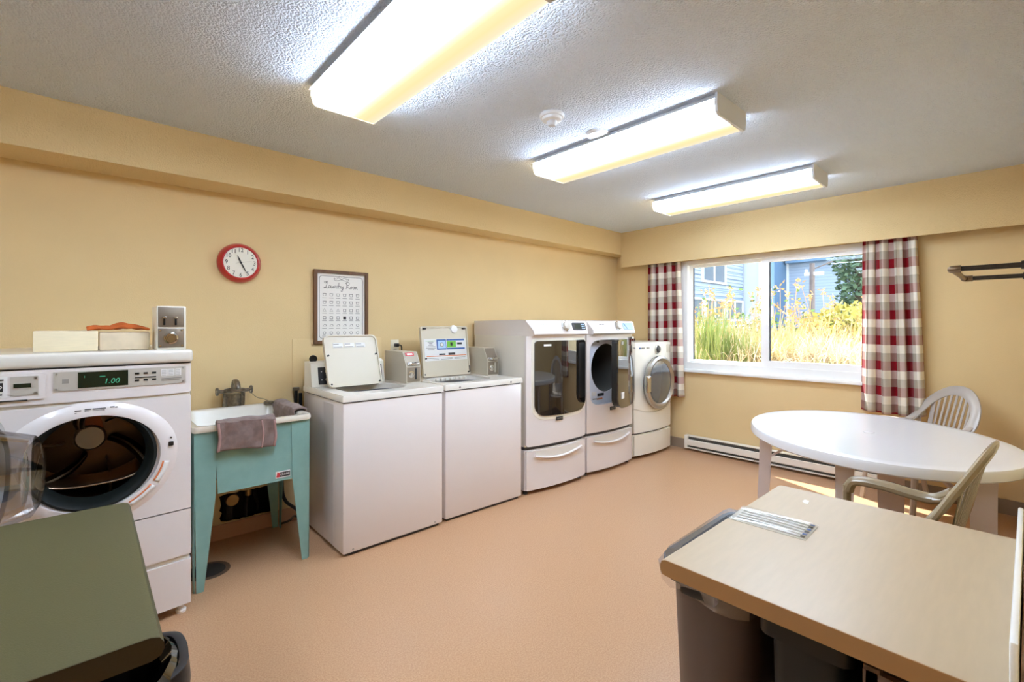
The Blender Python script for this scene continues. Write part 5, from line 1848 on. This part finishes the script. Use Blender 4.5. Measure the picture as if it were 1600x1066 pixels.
# utility pole
pp = thing('utility_pole', 'weathered wooden utility pole with crossarm in front of the shingled building', 'utility pole', (16.0, 4.36, gz))
MB().tube([(0, 0, 0), (0, 0, 2.56)], [.085, .07], 12).build('post', 'pole', pp)
MB().rbox(-.05, .05, -.30, .20, 2.20, 2.30, .01).build('crossarm', 'exttrim', pp)
MB().tube([(0, 0, 2.38), (0, -.75, 2.66)], .018, 8).build('wire_arm', 'pole', pp)
MB().lathe([(0, 0), (.04, 0), (.05, .05), (.03, .1), (0, .1)], 'z', (0, .15, 2.30), 12).build('insulator', 'exttrim', pp)

def leaves(n, fn, size, rnd, asp=.6):
    mb = MB()
    for _ in range(n):
        p = Vector(fn(rnd))
        d = Vector((rnd.uniform(-1, 1), rnd.uniform(-1, 1), rnd.uniform(-.6, .8))).normalized()
        s = d.cross(Vector((rnd.uniform(-1, 1), rnd.uniform(-1, 1), rnd.uniform(-1, 1)))).normalized()
        q = size * rnd.uniform(.6, 1.3)
        mb.add([p, p + d * q * .5 + s * q * asp * .5, p + d * q, p + d * q * .5 - s * q * asp * .5], [(0, 1, 2, 3)])
    return mb
rnd = random.Random(11)
iv = thing('ivy_tree', 'tall ivy-covered tree at the right of the window view', 'tree', (13.0, 2.62, gz))
MB().tube([(0, 0, 0), (0.05, -.1, 1.5), (0, .0, 5)], [.22, .18, .10], 10).build('trunk', 'bark', iv)
def ivf(r):
    a = r.uniform(0, 2 * PI)
    z = r.uniform(.4, 5.5)
    q = .62 * (1 + .15 * math.sin(3 * z)) * math.sqrt(r.uniform(.3, 1))
    return (q * math.cos(a), q * math.sin(a) - .15, z)
leaves(5200, ivf, .13, rnd).build('foliage', 'ivy', iv, smooth=0, fix=False)
ys = thing('yellow_shrub', 'yellow green leafy shrub at the right of the window', 'shrub', (8.3, 1.72, gz))
def ysf(r):
    while True:
        p = Vector((r.uniform(-1, 1), r.uniform(-1, 1), r.uniform(-.2, 1)))
        if .35 < p.length < 1:
            return (p.x * .75, p.y * .80, .25 + p.z * .80)
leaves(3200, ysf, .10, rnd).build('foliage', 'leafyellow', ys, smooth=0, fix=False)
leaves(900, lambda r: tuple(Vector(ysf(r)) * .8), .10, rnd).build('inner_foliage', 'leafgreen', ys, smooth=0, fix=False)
for k in range(6):
    a = k * 1.05
    MB().tube([(.05 * math.cos(a), .05 * math.sin(a), 0), (.35 * math.cos(a), .35 * math.sin(a), .7)], [.014, .006], 6).build('stem', 'bark', ys)
hb = thing('green_shrub', 'low mixed green shrub seen behind the tall grass', 'shrub', (9.6, 4.1, gz))
leaves(2200, lambda r: (r.uniform(-.6, .6), r.uniform(-1.5, 1.2), .1 + abs(r.gauss(0, .38))), .10, rnd).build('foliage', 'leafgreen', hb, smooth=0, fix=False)
for k in range(4):
    MB().tube([(0, -.9 + .6 * k, 0), (.05, -.85 + .6 * k, .5)], [.014, .006], 6).build('stem', 'bark', hb)

def blades(n, base, h, lean, wid, rnd, droop=.35):
    mb = MB()
    for _ in range(n):
        bx, by = base(rnd)
        a = rnd.uniform(0, 2 * PI)
        l = lean * rnd.uniform(.3, 1.2)
        hh = h * rnd.uniform(.65, 1.15)
        dx, dy = math.cos(a) * l, math.sin(a) * l
        w = wid * rnd.uniform(.6, 1.2)
        sx, sy = -math.sin(a) * w, math.cos(a) * w
        P = []
        for t in (0, .4, .75, 1.0):
            k = t ** 1.7
            P.append((bx + dx * k, by + dy * k, hh * (t - droop * t ** 3 * l / max(lean, .01))))
        vs = []
        for (x, y, z), q in zip(P[:3], (1, .9, .55)):
            vs += [(x - sx * q, y - sy * q, z), (x + sx * q, y + sy * q, z)]
        vs.append(P[3])
        mb.add(vs, [(0, 1, 3, 2), (2, 3, 5, 4), (4, 5, 6)])
    return mb
def disc(r):
    return lambda q: (r * math.sqrt(q.random()) * math.cos(q.uniform(0, 6.3)), r * math.sqrt(q.random()) * math.sin(q.uniform(0, 6.3)))
def clump(name, label, X, Y, n, r, h, lean, wid, m, cat='grass', droop=.35):
    o = blades(n, disc(r), h, lean, wid, rnd, droop).build(name, m, None, loc=(X, Y, gz), smooth=0, fix=False)
    return tag(o, label, cat)
clump('reed_clump', 'upright green reeds at the lower left of the window', 5.72, 2.62, 240, .20, 1.00, .22, .007, 'grassgreen', droop=.1)
clump('reed_clump', 'shorter green reeds right beside the taller reeds', 5.85, 2.32, 150, .15, .72, .25, .007, 'grassgreen', droop=.1)
clump('feather_grass', 'pale arching feather grass mound at the lower right of the window', 6.25, 1.50, 900, .26, .78, .62, .005, 'grasspale', droop=.55)
clump('feather_grass', 'small green-tinged grass tuft below the pale feather grass', 5.72, 1.42, 260, .15, .48, .30, .005, 'grassgreen', droop=.4)
clump('dry_grass', 'dry golden grass clump in the middle of the window by the mullion', 6.0, 2.02, 700, .24, .80, .50, .005, 'grassdry', droop=.5)
st = MB()
stf = blades(5200, lambda q: (q.uniform(6.3, 8.4), q.uniform(.6, 5.0)), 1.00, .40, .006, rnd, .4)
tag(stf.build('tall_grass', 'grassdry', None, loc=(0, 0, gz), smooth=0, fix=False), 'mass of tall dry golden grass filling the bed outside', 'grass', kind='stuff')
stf = blades(1800, lambda q: (q.uniform(5.5, 7.2), q.uniform(.9, 3.6)), .72, .40, .006, rnd, .4)
tag(stf.build('mixed_grass', 'grasspale', None, loc=(0, 0, gz), smooth=0, fix=False), 'pale bleached grass stems mixed through the bed', 'grass', kind='stuff')
# seed heads on thin stalks
sh_ = MB()
for _ in range(150):
    x, y = rnd.uniform(6.0, 8.0), rnd.uniform(.8, 4.6)
    hgt = rnd.uniform(.72, 1.22)
    dx, dy = rnd.uniform(-.12, .12), rnd.uniform(-.2, .2)
    sh_.tube([(x, y, 0), (x + dx * .4, y + dy * .4, hgt * .6), (x + dx, y + dy, hgt)], .003, 4)
    for k in range(9):
        p = Vector((x + dx + rnd.uniform(-.03, .03), y + dy + rnd.uniform(-.03, .03), hgt + rnd.uniform(-.05, .06)))
        d = Vector((rnd.uniform(-1, 1), rnd.uniform(-1, 1), rnd.uniform(-.3, 1))).normalized() * .05
        s = d.cross(Vector((.3, .5, .2))).normalized() * .012
        sh_.add([p, p + d * .5 + s, p + d, p + d * .5 - s], [(0, 1, 2, 3)])
tag(sh_.build('seed_heads', 'seed', None, loc=(0, 0, gz), smooth=0, fix=False), 'pinkish seed heads on thin stalks above the grass', 'seed heads', kind='stuff')
